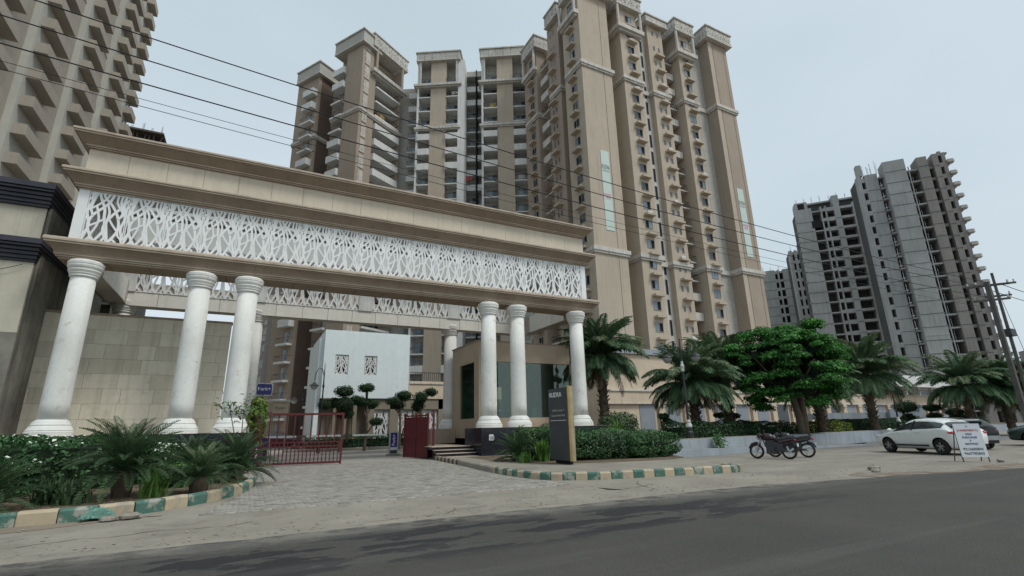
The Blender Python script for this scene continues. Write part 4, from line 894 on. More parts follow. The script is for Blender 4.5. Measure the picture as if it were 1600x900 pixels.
hedge('clipped_hedge', 'dark low hedge beyond the white boom barrier', 'hedge', [(4, 22, 41.8, 43.2, 0, 1.0)], m_top, 9000, .12)
def topiary(label, x, y, base, pads, seed):
    t = thing('topiary_tree', label, 'tree', (x, y, 0), group='cloud pruned trees by the clubhouse' if y > 30 else 'cloud pruned trees in front of the shops'); mb = MB()
    zt = max(p[1] for p in pads)
    mb.tube([(0, 0, base), (.08, .05, (base+zt)*.4), (0, 0, zt-.2)], [.13, .1, .05], 7)
    for px, pz, rx, rz in pads: mb.tube([(0, 0, max(base+.4, pz-1.0)), ((px-x)*.5, .1, pz-.55), (px-x, 0, pz)], [.07, .05, .03], 5)
    mb.build('trunk', m_bark, t)
    for i, (px, pz, rx, rz) in enumerate(pads):
        g_ = np.random.default_rng(seed*17+i); k = int(900*max(rx, .35)**1.2); d = g_.normal(0, 1, (k, 3)); d /= np.linalg.norm(d, axis=1)[:, None]
        q = g_.uniform(.85, 1.06, k)[:, None]*(1+.08*np.sin(d[:, :1]*6+i)); c = np.array([px-x, (i % 3-1)*.25, pz])
        me = leaves(c+d*np.array([rx, rx*.9, rz])*q, d, .1, .6, g_.choice(2, k, p=[.6, .4]), m_top); o = inst('crown', me, t)
        MB().ell(tuple(c), (rx*.86, rx*.78, rz*.84), 10, 6).build('leaf_core', m_core, o)
    return t
topiary('tallest cloud pruned tree left of the white clubhouse wall, with seven pads', 6.1, 39, 0, [(6.15, 4.25, .73, .44), (4.87, 3.29, .5, .38), (5.55, 3.47, .5, .38), (6.16, 3.37, .75, .57), (7.11, 3.64, .57, .38), (6.31, 2.66, .75, .35)], 1)
topiary('slim cloud pruned tree with a single high cap below the clubhouse lattice windows', 7.9, 39.3, 0, [(7.79, 4.56, .65, .35), (7.59, 3.5, .5, .35), (8.33, 3.4, .57, .35), (8.62, 2.08, .54, .31)], 2)
topiary('cloud pruned tree right of centre of the clubhouse, three pads', 10.5, 39.4, 0, [(9.9, 3.58, .57, .35), (10.77, 4.04, .69, .4), (10.41, 3.28, .57, .35)], 3)
topiary('cloud pruned tree beside the open red gate leaf', 12.1, 39.2, 0, [(12.04, 3.89, .57, .48), (12.91, 4.32, .57, .35), (11.94, 3.23, .57, .5)], 4)

# ---------------------------------------------------------------- shops row
tS = thing('shop_row', 'long cream row of shops with grey shutters and pilasters behind the trees', 'building', (60, 42, .7)); SO = (60, 42, .7)
def sb(name, m, *b): return MB(SO).box(*b).build(name, m, tS)
sb('wall', m_cream, 33, 47, 42.4, 47.5, .7, 9.0); sb('wall', m_cream, 47.003, 112, 42.4, 50, .7, 3.72)
sb('roof_parapet', m_bluew, 33, 47.3, 42.1, 47.5, 9.003, 9.6); sb('lintel_band', m_cream, 33, 112, 42.15, 42.398, 3.75, 4.95); sb('lintel_cap', m_trim, 33, 112, 42.02, 42.4, 4.953, 5.1); sb('lintel_drip', m_trim, 33, 112, 42.08, 42.4, 3.62, 3.747)
SHM = MB(); SHM.box(-1.05, 1.05, -.04, 0, 0, 2.75)
for i in range(13): SHM.box(-1.05, 1.05, -.055, -.041, .1+i*.2, .2+i*.2)
SHM = SHM.mesh('shutter', m_shut); SHD = MB().box(-1.05, 1.05, -.03, 0, 0, 2.75).mesh('shop_glass', m_glassd); PIL = MB().box(-.42, .42, -.3, 0, 0, 2.9).box(-.5, .5, -.36, 0, 0, .3).box(-.5, .5, -.36, 0, 2.6, 2.75).mesh('pilaster', m_cream)
k = 0; x = 38.4
while x < 110:
    inst('shop_glass' if k in (6, 9, 15) else 'shutter', SHD if k in (6, 9, 15) else SHM, tS, (x-60, .39, .15)); inst('pilaster', PIL, tS, (x+1.9-60, .39, .02)); x += 3.8; k += 1
tP = thing('roof_pavilion', 'white flat canopy pavilion on the shop roof terrace at the right', 'pavilion', (88, 41, 4.9)); PO = (88, 41, 4.9)
for nm, m, b in (('canopy', m_white, (81, 103, 40.6, 48, 6.3, 8.0)), ('back_wall', m_clubb, (81, 103, 46, 46.2, 5.0, 6.29))): MB(PO).box(*b).build(nm, m, tP)
for i in range(6): MB(PO).box(82+i*3.9, 82.5+i*3.9, 41.2, 41.7, 5.11, 6.29).build('post', m_white, tP)
for i in range(60): MB(PO).box(81.5+i*.36, 81.54+i*.36, 41.0, 41.04, 5.11, 5.9).build('railing_bar', m_rail, tP)
MB(PO).box(81.4, 103, 40.99, 41.05, 5.9, 5.96).build('rail', m_rail, tP)
# terrace ground
WL = [(17.2, 17.7), (24.9, 18.75), (38.9, 20.35), (60, 23.5), (110, 30)]
struct(inst('terrace_ground', MB().prism([(x, y+.2) for x, y in WL]+[(110, 42.4), (19, 42.4), (18, 25)], -.01, .66).mesh('terrace_ground', m_soil)))
tw1 = thing('retaining_wall', 'pale blue painted retaining wall holding the planted terrace', 'wall', (17.2, 17.7, 0))
for i, (a_, b_) in enumerate(zip(WL, WL[1:])):
    L = math.dist(a_, b_); ang = math.atan2(b_[1]-a_[1], b_[0]-a_[0]); k = max(1, round(L/6))
    for j in range(k):
        q = (a_[0]+(b_[0]-a_[0])*j/k-17.2, a_[1]+(b_[1]-a_[1])*j/k-17.7)
        MB().box(.01, L/k-.01, 0, .28, 0, .70+.02*(j % 2)).build('wall_panel', m_bluew, tw1, (q[0], q[1], 0), (0, 0, ang)); MB().box(0, L/k, .285, .6, 0, .74).build('coping', m_granite if (i+j) % 2 else m_kp, tw1, (q[0], q[1], 0), (0, 0, ang))
tw2 = thing('ramp_wall', 'low pale blue ramp side wall in front of the retaining wall, behind the motorcycles', 'wall', (16.4, 16.7, 0))
MB((16.4, 16.7, 0)).prism([(16.4, 16.75), (24.5, 17.45), (33, 17.9), (33, 18.1), (24.5, 17.7), (16.3, 17.0)], 0, lambda x, y: .36-(x-16.4)*.019).build('wall_panel', m_bluew, tw2)
MB((16.4, 16.7, 0)).prism([(16.35, 17.0), (24.5, 17.7), (33, 18.1), (37, 19.9), (24.9, 18.72), (17.1, 17.68)], 0, lambda x, y: .34-(x-16.4)*.0185).build('ramp_surface', m_lot, tw2)
rbx = thing('ramp_hut', 'blue grey basement ramp hut with a dark opening and a louvre panel', 'hut', (58, 28, .6))
for nm, m, b in (('wall', m_bluew, (-7.5, 3, 0, 3, 1.0, 1.6)), ('wall', m_bluew, (-.2, 3, .003, 3, 0, .999)), ('dark_opening', m_black, (-7.4, -.21, .6, .8, 0, .99)), ('wall', m_bluew, (-.9, 3, -.3, -.003, 0, 1.9))): MB().box(*b).build(nm, m, rbx, (0, 0, 0), (0, 0, -.35))
for i in range(6): MB().box(.9, 2.3, -.34, -.303, .35+i*.14, .44+i*.14).build('louvre', m_joint, rbx, (0, 0, 0), (0, 0, -.35))

# ---------------------------------------------------------------- plants
def frondmesh(name, L, el0, el1, lw, npairs, m, ll=.45, droop=.25, rad=.02, vee=.5, jit=.05, seed=0):
    g_ = random.Random(seed); v = []; f = []; N_ = 12; pts = []; p = Vector((0, 0, 0))
    for i in range(N_+1):
        t = i/N_; el = el0+(el1-el0)*t**1.3; pts.append(p.copy()); p = p+Vector((math.cos(el), 0, math.sin(el)))*L/N_
    def at(t): k = min(int(t*N_), N_-1); q = t*N_-k; return pts[k].lerp(pts[k+1], q), (pts[k+1]-pts[k]).normalized()
    mb = MB(); mb.tube(pts, [rad*(1-.8*i/N_) for i in range(N_+1)], 4)
    for i in range(npairs):
        t = .12+.87*i/(npairs-1); c, d = at(t); w = ll*(math.sin(PI*min(1, (t*.85+.14)))**.6); up = Vector((-d.z, 0, d.x))
        for s_ in (-1, 1):
            di = (Vector((0, s_, 0))*.85+d*.55+up*(vee+g_.uniform(-jit, jit)*3)).normalized(); tip = c+di*w*g_.uniform(.85, 1.1)+Vector((0, 0, -droop*w*g_.uniform(.6, 1.4))); mid = c+di*w*.5
            mb.add([tuple(c-d*lw/2), tuple(mid-d*lw*.55), tuple(tip), tuple(mid+d*lw*.55)], [(0, 1, 2, 3)])
    return mb.mesh(name, m)
PF = [frondmesh('frond', 2.7, 1.2, .1, .075, 48, m_pf[i % 2], .55, .35, .03, .3, seed=i) for i in range(2)]+[frondmesh('frond', 2.8, .75, -.75, .075, 48, m_pf[i % 2], .55, .5, .03, .2, seed=i+4) for i in range(2)]+[frondmesh('frond', 2.5, .1, -1.35, .075, 44, m_pf[0], .55, .5, .03, .1, seed=9), frondmesh('frond', 2.3, -.4, -1.5, .05, 36, m_pf[2], .45, .5, .03, 0, seed=11)]
def palm(label, x, y, z0, h, r=1., n=64, seed=0, lean=(0, 0)):
    g_ = random.Random(seed); t = thing('date_palm', label, 'palm tree', (x, y, z0), group='feathery date palms'); mb = MB(); k = 14; pr = []
    for i in range(k+1): q = i/k; pr += [(.27-.05*q+(.05 if i % 2 else 0)+.12*max(0, q-.8), h*q)]
    mb.lathe(pr, 12)
    for i in range(70):
        a_ = i*2.4; z = h*(.1+.9*i/70); mb.bar((.2*math.cos(a_), .2*math.sin(a_), z), (.42*math.cos(a_), .42*math.sin(a_), z+.22), .09, .05)
    mb.build('trunk', m_palmb, t)
    for i in range(n):
        q = i/n; a_ = i*2.39996+g_.uniform(-.2, .2)
        me = PF[g_.choice((0, 1)) if q < .25 else g_.choice((2, 3)) if q < .6 else 4 if q < .92 else 5]
        s_ = r*g_.uniform(.85, 1.1)/1.; o = inst('frond', me, t, (.12*math.cos(a_), .12*math.sin(a_), h+.25-.35*q), (g_.uniform(-.15, .15), g_.uniform(-.22, .22), a_), s_)
    return t
palm('big date palm beside the last gateway column, crown reaching the cornice', 19.7, 25.6, .1, 5.5, 1.18, 110, 1)
palm('date palm behind the tall double lamp post', 24.6, 22.9, .66, 3.1, 1.18, 96, 2)
palm('date palm half hidden by the left side of the bright green tree', 28.4, 23.6, .66, 4.2, 1.15, 84, 3)
palm('date palm whose trunk shows right of the green tree trunk', 34.0, 20.9, .66, 2.9, 1.0, 60, 4)
palm('date palm right of the green tree, in front of the grey ramp hut', 41.0, 21.3, .66, 3.9, 1.25, 90, 5)
palm('left palm of the low group at the right edge near the poles', 53.5, 20.3, .5, 3.5, 1.25, 84, 6)
palm('middle palm of the low group at the right edge near the poles', 56.5, 18.9, .5, 3.3, 1.2, 84, 7)
palm('last palm at the right edge of the view beside the poles', 58.0, 17.4, .5, 3.1, 1.2, 80, 8)
# broad bright green tree
tt = thing('broadleaf_tree', 'bright green leafy tree with twin trunks behind the motorcycles', 'tree', (29.8, 19.6, .6)); mb = MB()
mb.tube([(0, 0, 0), (-.05, 0, 1.2), (-.25, .1, 2.4), (-.9, .3, 3.6), (-1.5, .4, 4.6)], [.24, .2, .17, .12, .05], 10)
mb.tube([(.18, -.1, 0), (.3, -.1, 1.3), (.45, 0, 2.5), (1.2, -.2, 3.6), (2.0, -.3, 4.4)], [.22, .19, .16, .11, .05], 10)
for i in range(14):
    a_ = i*2.4; r_ = 1.4+random.random()*1.2; mb.tube([(random.uniform(-.3, .4), 0, 2+random.random()), (.5*r_*math.cos(a_), .5*r_*math.sin(a_), 3.3), (r_*math.cos(a_), r_*math.sin(a_), 3.4+random.random()*2)], [.1, .07, .03], 6)
mb.build('trunk', m_bark, tt, smooth=True)
P_ = []; D_ = []; MI_ = []; g_ = np.random.default_rng(21); cc = []
for i in range(190):
    d = g_.normal(0, 1, 3); d /= np.linalg.norm(d)
    if d[2] < -.8: d[2] *= -1
    lob = 1+.13*math.sin(3*math.atan2(d[1], d[0])+1)+.10*math.sin(5*math.atan2(d[1], d[0])+d[2]*4)
    c = np.array([0.1, 0, 3.95])+d*np.array([3.45, 3.0, 2.8 if d[2] > 0 else 2.75])*g_.uniform(.55, 1.0)**.5*lob; r_ = g_.uniform(.35, .75)
    cc.append((c, r_)); k = int(420*r_)
    dd = g_.normal(0, 1, (k, 3)); dd /= np.linalg.norm(dd, axis=1)[:, None]; dd[:, 2] = np.abs(dd[:, 2])*1.1-.35
    p = c+dd*np.array([r_, r_, r_*.6])*g_.uniform(.4, 1.15, k)[:, None]; P_.append(p); D_.append(dd+[0, 0, .6]); MI_.append(g_.choice(3, k, p=[(.5, .35, .15), (.3, .45, .25), (.15, .45, .4)][i % 3]))
P_ = np.concatenate(P_); D_ = np.concatenate(D_); MI_ = np.concatenate(MI_)
inst('crown', leaves(P_, D_, .185, .5, MI_, m_lf, 'crown', .5), tt); mb = MB()
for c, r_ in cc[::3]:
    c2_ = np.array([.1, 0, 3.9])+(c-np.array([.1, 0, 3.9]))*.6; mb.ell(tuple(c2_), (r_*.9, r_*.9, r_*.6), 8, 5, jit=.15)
mb.build('leaf_core', m_core, tt)
# cycads
CFm = [frondmesh('frond', 1.15, e0, e1, .022, 34, m_cyc, .17, .12, .012, .45, seed=20+i) for i, (e0, e1) in enumerate(((1.35, .5), (1.0, .0), (.6, -.5), (.15, -.8)))]
CFp = frondmesh('frond', 1.0, 1.3, .6, .022, 30, m_pf[1], .15, .1, .012, .5, seed=33)
def cycad(label, x, y, h, r=1., n=58, seed=0, pale=.0, z0=.13):
    g2 = random.Random(seed); t = thing('cycad', label, 'cycad', (x, y, z0), group='cycads in the planting beds'); MB().lathe([(.16, 0), (.19, h*.3), (.21, h*.7), (.17, h)], 12).build('trunk', m_palmb, t)
    for i in range(n):
        q = i/n; me = CFp if q < pale else CFm[min(3, int(q*4))]; inst('frond', me, t, (0, 0, h-.05*q), (g2.uniform(-.1, .1), g2.uniform(-.15, .15), i*2.39996), r*g2.uniform(.88, 1.08))
    return t
cycad('largest cycad in the left bed, behind the green net on the kerb', -2.25, 14.0, .55, 1.18, 80, 1, .08)
cycad('cycad at the very left edge of the left bed', -4.1, 12.9, .2, .95, 60, 2)
cycad('small cycad on a stout dark trunk in front of the left bed', -.82, 13.9, .34, .85, 50, 3, .25)
cycad('cycad at the right end of the left bed next to the drive', -.15, 16.7, .35, 1.1, 64, 4, .1)
cycad('cycad at the left end of the right hand island by the plinth', 9.75, 18.6, .18, 1.0, 64, 5)
cycad('small cycad behind the large one in the left bed', -1.3, 16.8, .3, .95, 50, 6)
def strap(label, x, y, h, m, n=60, seed=0, w=.05, z0=.13, cat='plant', spread=.55, name='strap_plant'):
    g2 = random.Random(seed); t = thing(name, label, cat, (x, y, z0)); mb = MB()
    for i in range(n):
        a_ = g2.uniform(0, 2*PI); bx, by = g2.gauss(0, .1), g2.gauss(0, .1); sp = g2.uniform(.1, 1)*spread*h; hh = h*g2.uniform(.55, 1.05); ww = w*g2.uniform(.7, 1.2); px, py_ = -math.sin(a_)*ww/2, math.cos(a_)*ww/2; L_ = []
        for q in (0, .35, .7, 1): 
            k = sp*q**1.6; z = hh*(q-.25*q*q*q*(sp/h)*2); wv = (1, 1.1, .8, .05)[int(q*3.01)]; L_.append((bx+math.cos(a_)*k, by+math.sin(a_)*k, z, wv))
        vs = [(x_-px*wv, y_-py_*wv, z) for x_, y_, z, wv in L_]+[(x_+px*wv, y_+py_*wv, z) for x_, y_, z, wv in L_]; mb.add(vs, [(i_, i_+1, 5+i_, 4+i_) for i_ in range(3)])
    mb.build('foliage', m, t); return t
strap('bright green strap leaved plant in front of the small cycads in the left bed', -1.65, 13.55, .72, m_cyl, 60, 1)
strap('green crinum clump under the largest cycad', -2.9, 13.3, .55, m_cyc, 90, 2)
strap('spreading leafy clump left of the largest cycad', -3.35, 13.6, .6, m_cyc, 110, 5, .06)
strap('yellow green strap leaved clump at the foot of the slate pylon', 10.35, 17.5, 1.0, m_cyl, 120, 3, .06)
strap('low spider plant edging beside the island cycad', 9.5, 17.4, .45, m_cyl, 80, 4)
strap('yellow green clump hanging by the right column foot', 17.9, 22.2, 1.9, m_cyl, 130, 7, .06)
hedge('flowering_shrub', 'dark green flowering shrub mass with small white blossoms in the left bed', 'shrub', [(-11, -2.6, 16.6, 22.7, .1, 1.30), (-9.4, -4.4, 14.4, 17.2, .1, .95), (-3.2, -1.9, 17.3, 22, .1, 1.1)], [m_hed[0], m_hed[1], m_pf[0]], 52000, .115, flower=1500, seed=4, wts=(.5, .35, .15))
hedge('croton_hedge', 'purple leaved low hedge along the foot of the left plinth', 'hedge', [(-1.8, .2, 21.3, 22.7, .1, 1.12)], [m_pur, m_hed[1]], 3500, .12, seed=5)
hedge('yellow_shrub', 'yellow leaved shrub in the middle of the left bed', 'shrub', [(-1.75, -.85, 18.2, 19.6, .1, .95)], [m_yel, m_cyl], 2200, .10, rnd=1, seed=6)
hedge('green_shrub', 'low green shrub with pale tips behind the small cycad', 'shrub', [(-2.0, -.9, 15.4, 16.6, .1, .72)], [m_cyl, m_hed[0]], 1800, .09, rnd=1, seed=7)
hedge('variegated_hedge', 'rounded clipped hedge with pale tipped leaves right of the slate pylon', 'hedge', [(11.0, 15.3, 16.3, 18.6, .1, 1.32), (13.6, 16.6, 15.95, 18.0, .1, 1.22), (10.6, 12.2, 17.1, 19.6, .1, 1.5)], [m_hed[0], m_hed[1], m_pf[1]], 30000, .085, rnd=1, seed=8, wts=(.52, .33, .15))
hedge('round_shrub', 'small silver green round shrub tucked left of the slate pylon', 'shrub', [(9.9, 11.0, 18.3, 19.7, .1, 1.45)], [m_hed[0], m_pf[1]], 4000, .08, rnd=1, seed=9)
hedge('olive_shrub', 'olive brown feathery shrub under the big palm', 'shrub', [(18.0, 20.4, 22.8, 24.6, .1, 2.2)], [m_pf[1], m_pf[0], m_pf[2]], 3500, .14, rnd=1, seed=10, wts=(.4, .4, .2))
# hedges of the terrace
for i, (lab, r, ms, n_) in enumerate((('dark clipped hedge just behind the retaining wall by the lamp post', (21.0, 27.6, 20.6, 22.2, .6, 1.42), m_top, 6000), ('dark shrubs at the foot of the bright green tree', (26.6, 31.8, 21.3, 23.0, .6, 1.35), m_top, 4500), ('yellow green clipped hedge right of the green tree', (33.0, 37.6, 21.0, 22.4, .6, 1.32), [m_yel, m_cyc], 4000), ('dark hedge row in front of the grey ramp hut', (38.2, 47.5, 22.2, 23.6, .6, 1.36), m_top, 5000), ('long dark hedge behind the parked cars', (48, 70, 25.0, 26.4, .6, 1.4), m_top, 6000))):
    hedge('clipped_hedge', lab, 'hedge', [r], ms, n_, .12, seed=30+i)
topiary('cloud pruned tree left of the twin trunked green tree', 28.9, 23.9, .66, [(28.4, 2.45, .5, .28), (27.9, 1.95, .4, .2), (29.5, 1.9, .5, .22), (28.5, 1.6, .4, .2)], 11)
topiary('tiny cloud pruned tree left of the tall lamp post', 22.6, 23.6, .66, [(22.4, 1.9, .35, .2), (22.9, 1.6, .35, .2)], 12)
topiary('round headed topiary behind the white car', 52, 24.4, .66, [(51.9, 2.5, 1.1, .55), (52.6, 1.6, .6, .4), (51.6, 1.3, .7, .4)], 13)
topiary('flat padded topiary right of the second lamp post', 56.5, 22.6, .66, [(56.2, 2.0, .9, .35), (57.3, 1.6, .8, .3)], 14)
topiary('flat padded topiary left of the second lamp post', 54.5, 23.4, .66, [(54.3, 2.4, .8, .35), (54.9, 1.7, .7, .3)], 15)
yt = thing('sapling', 'thin young tree with pale yellow green leaves beside the third column', 'tree', (-.1, 20.6, .1)); mb = MB(); q = []
for i in range(4):
    a_ = i*1.7; e = (.55*math.cos(a_)+.0, .4*math.sin(a_), 1.9+.2*i); mb.tube([(.05*i, 0, 0), (e[0]*.4, e[1]*.4, 1.1), e], [.03, .022, .01], 5)
    for k in range(55): q.append((e[0]+random.gauss(0, .2), e[1]+random.gauss(0, .2), e[2]+random.gauss(-.12, .2)))
mb.build('trunk', m_bark, yt); inst('crown', leaves(np.array(q), np.tile([0, 0, 1.], (len(q), 1)), .17, .35, RNG.choice(2, len(q)), [m_pf[1], m_cyl], 'crown'), yt)
hedge('bamboo_clump', 'tall yellow green bamboo clump behind the third column by the red gate', 'shrub', [(.0, .75, 25.6, 26.6, 1.0, 3.0)], [m_yel, m_cyl], 1100, .2, rnd=1, seed=13)
hedge('branch_tip', 'green branch tip poking in at the left edge of the view', 'branch', [(-7.3, -6.35, 14.6, 15.2, 4.15, 4.6)], m_lf[:2], 500, .12, rnd=1, seed=14, core=m_bark)

# ---------------------------------------------------------------- red gates, boom, signs at the entrance
gl = thing('gate_leaf', 'closed maroon barred gate leaf across the left half of the drive', 'gate', (.56, 25.2, 0), math.atan2(-.6, 3.38)); Lg = 3.43
for nm, z, w in (('top_rail', 2.2, .09), ('upper_rail', .98, .06), ('lower_rail', .8, .06), ('bottom_rail', .1, .09)): MB().box(0, Lg, -w/2, w/2, z-w/2, z+w/2).build(nm, m_red, gl)
for x in (0.02, Lg-.02): MB().box(x-.045, x+.045, -.05, .05, .0, 2.26).build('post', m_red, gl)
UB = MB().box(-.025, .025, -.02, .02, 1.01, 2.155).mesh('bar', m_red); LBm = MB().box(-.022, .022, -.02, .02, .147, .768).mesh('bar', m_red); SB = MB().box(-.02, .02, -.02, .02, .832, .948).mesh('bar', m_red)
for i in range(1, 10): inst('bar', UB, gl, (Lg*i/10, 0, 0))
for i in range(1, 21): inst('bar', LBm, gl, (Lg*i/21, 0, 0)); inst('bar', SB, gl, (Lg*i/21, 0, 0))
g2_ = thing('gate_leaf', 'folded maroon gate section and post at the left side of the drive', 'gate', (.42, 25.3, 0), 1.9)
for z in (.15, 1.0, 2.1): MB().box(0, 1.5, -.03, .03, z-.035, z+.035).build('rail', m_red, g2_)
for i in range(7): MB().box(i*.24, i*.24+.05, -.025, .025, .0, 2.2).build('bar', m_red, g2_)
gr_ = thing('gate_leaf', 'open maroon sheet metal gate leaf folded back at the right of the drive', 'gate', (8.24, 25.3, 0), math.atan2(1.6, -.79))
MB().box(0, 1.78, -.02, .02, .12, 2.05).build('panel', m_red, gr_)
for x in (.03, .9, 1.75): MB().box(x-.035, x+.035, -.05, .05, .05, 2.25).build('post', m_red, gr_)
for z in (.1, 1.05, 2.12): MB().box(.07, 1.71, -.045, .045, z-.035, z+.035).build('rail', m_red, gr_)
for i in range(6): MB().box(.18+i*.26, .2+i*.26, -.026, -.021, 1.65, 2.05).build('seam', m_tail, gr_)
gp_ = thing('gate_leaf', 'second maroon gate leaf and posts standing beside the steps', 'gate', (8.62, 25.6, 0), 1.25)
MB().box(0, 1.3, -.02, .02, .1, 2.2).build('panel', m_red, gp_)
for x in (0, 1.3): MB().box(x-.06, x+.06, -.06, .06, 0, 2.4).build('post', m_red, gp_)
bo = thing('boom_barrier', 'white and red boom barrier lowered across the inner drive', 'barrier', (.9, 31, 0))
for i in range(14):
    MB().box(i*.5+.12, i*.5+.60, -.03, .03, 1.14, 1.24).build('arm', m_white if i % 5 != 3 else m_joint, bo)
MB().box(-.2, .2, -.18, .18, 0, 1.15).build('cabinet', m_purp, bo)
mc = thing('parking_machine', 'purple parking ticket machine behind the left gate post', 'machine', (.55, 27.3, 0))
MB().box(-.2, .2, -.17, .17, 0, 1.25).build('cabinet', m_purp, mc); MB().box(-.14, .14, -.19, -.171, .8, 1.05).build('screen', m_trimA, mc); MB().box(-.22, .22, -.19, .19, 1.25, 1.31).build('cap', m_purp, mc)
text('lettering', 'Park+', .2, m_text, mc, (-.02, -.176, .5), (PI/2, -PI/2, 0))
bs = thing('road_sign', 'rounded blue Park+ sign on a red pole above the gate', 'sign', (.57, 27.6, 0))
MB().tube([(-.3, 0, 0), (-.12, 0, 2.6), (-.02, 0, 3.3)], .045, 8).build('post', m_red, bs)
def rrect(w, h, r, n=5): return [(sx*(w/2-r)+r*math.cos(a0+PI/2*i/n), sz*(h/2-r)+r*math.sin(a0+PI/2*i/n)) for (sx, sz, a0) in ((1, 1, 0), (-1, 1, PI/2), (-1, -1, PI), (1, -1, 3*PI/2)) for i in range(n+1)]
def vplate(w, h, r, d, m, nm, p, loc): MB().prism(rrect(w, h, r), 0, d).build(nm, m, p, loc, (PI/2, 0, 0))
vplate(.74, .6, .09, .05, m_plate, 'border', bs, (0, .02, 3.48)); vplate(.66, .52, .07, .02, m_blue, 'plate', bs, (0, -.035, 3.48)); text('lettering', 'Park+', .24, m_text, bs, (0, -.06, 3.5), (PI/2, 0, 0))
bd = thing('parking_board', 'small beige Park+ board on posts beyond the gate', 'sign', (1.7, 34, 0))
MB().box(-.42, .42, -.03, .03, 2.5, 3.2).build('board', m_cream, bd); MB().box(-.9, .5, -.3, .3, 3.24, 3.32).build('canopy', m_white, bd)
for x in (-.4, .4): MB().box(x-.03, x+.03, -.0, .06, 0, 2.5).build('post', m_frame, bd)
text('lettering', 'Park+', .24, m_dtext, bd, (0, -.036, 2.85), (PI/2, 0, 0))
sd = thing('standee', 'blue Park+ standee on a grey base in the middle of the drive', 'standee', (7.75, 30.2, 0))
MB().box(-.36, .36, -.2, .2, 0, .1).build('base', m_kp, sd); MB().box(-.27, .27, -.03, .03, .1, 1.36).build('frame', m_trimA, sd); MB().box(-.2, .2, -.036, -.031, .48, 1.29).build('panel', m_blue, sd); MB().box(-.2, .2, -.036, -.031, .33, .45).build('strip', m_sign, sd); MB().box(-.2, .2, -.036, -.031, .13, .3).build('strip', m_dtext, sd)
text('lettering', 'Park+', .27, m_text, sd, (.0, -.04, .87), (PI/2, -PI/2, 0))
py_ = thing('pylon_sign', 'tall dark slate RUDRA pylon sign with a gold edge on the right island', 'sign', (10.1, 15.2, .13))
MB().box(.1, .25, .2, 1.1, 0, .14).build('foot', m_black, py_); MB().box(0, .2, .0, 1.32, .13, 2.66).build('slab', m_pyl, py_)
MB().box(-.02, .07, -.05, -.002, .12, 2.72).build('gold_edge', m_gold, py_); MB().box(.073, .21, -.045, -.002, .12, 2.70).build('pale_edge', mat('pale_gold', (.42, .36, .24), .5), py_)
for s_, z, sz in (('RUDRA', 2.42, .25), ('GH-03, Sector-1', 1.86, .12), ('Greater Noida West', 1.68, .11)): text('lettering', s_, sz, m_text if s_ == 'RUDRA' else m_trimA, py_, (-.006, 1.22 if s_ == 'RUDRA' else .66, z), (PI/2, 0, -PI/2), 1, align='LEFT' if s_ == 'RUDRA' else 'CENTER')
MB().box(-.006, -.001, .15, 1.2, 1.50, 1.515).build('underline', m_text, py_)
asg = thing('advert_board', 'white property dealer advert board with phone numbers leaning on the kerbside', 'sign', (21.75, 8.4, 0), math.radians(-44))
MB().box(-.37, .37, -.012, .012, .16, 1.24).build('sheet', m_sign, asg, (0, 0, 0), (-.12, 0, 0))
for x in (-.36, .36): MB().box(x-.015, x+.015, .014, .04, 0, 1.24).build('leg', m_pole, asg, (0, 0, 0), (-.12, 0, 0)); MB().bar((x, .14, 1.1), (x*1.05, .55, 0), .025).build('back_leg', m_pole, asg)
for s_, z, sz, m_, w in (('^', 1.14, .1, m_dtext, 1.4), ('J.S INVESTMENT P.L', 1.02, .085, m_rtext, .82), ('SALE', .90, .085, m_blue, 1), ('PURCHASE', .79, .085, m_blue, 1), ('&', .69, .07, m_blue, 1), ('RENTING', .58, .085, m_blue, 1), ('9212605844', .41, .115, m_dtext, .98), ('9667782843', .27, .115, m_dtext, .98)):
    c, s2 = math.cos(-.12), math.sin(-.12); text('lettering', s_, sz, m_, asg, (0, -.016*c-z*s2, z*c-.016*s2), (PI/2-.12, 0, 0), w)
rk = thing('rock', 'small stone weighting the foot of the advert board', 'stone', (22.2, 7.95, 0)); MB().ell((0, 0, .05), (.13, .1, .07), 8, 5, jit=.15).build('stone', m_rock, rk)

# ---------------------------------------------------------------- lamp posts
def lamp(label, x, y, z0, hgt=5.25):
    t = thing('lamp_post', label, 'lamp post', (x, y, z0), math.radians(-46), 'double headed lamp posts')
    MB().lathe([(.2, 0), (.2, .35), (.15, .42), (.15, .6), (.07, .75), (.06, 2.5), (.05, 4.3), (.035, 4.9), (.03, hgt-.1), (.05, hgt-.06), (.0, hgt)], 12).build('pole', m_iron, t)
    MB().lathe([(.155, .6), (.17, .65), (.15, .75), (.1, .8), (.12, .88), (.075, .98)], 12).build('collar', m_lampw, t); MB().lathe([(.07, 3.45), (.1, 3.5), (.08, 3.6), (.11, 3.75), (.07, 3.85), (.06, 4.0)], 12).build('collar', m_lampw, t)
    for s in (-1, 1):
        a_ = inst('arm', MB().tube([(0, 0, 4.35), (s*.3, 0, 4.5), (s*.72, 0, 4.52), (s*.86, 0, 4.45)], .022, 6).tube([(s*.1, 0, 4.15), (s*.35, 0, 4.4)], .015, 5).tube([(s*(.40+.27*(1-k/26)*math.cos(k*.45)), 0, 4.82+.27*(1-k/26)*math.sin(k*.45)) for k in range(24)], .02, 5).box(-.2, .2, -.02, .02, 4.2, 4.23).mesh('arm', m_iron), t)
        for c_ in (.72,):
            h = MB().lathe([(.03, .16), (.1, .12), (.26, .0), (.29, -.06), (.27, -.07)], 14, (s*c_, 0, 4.28)).build('lamp_hood', m_iron, t); MB().lathe([(.24, -.07), (.22, -.2), (.13, -.32), (.03, -.36)], 14, (s*c_, 0, 4.28)).build('lamp_shade', m_lampg, h)
    return t
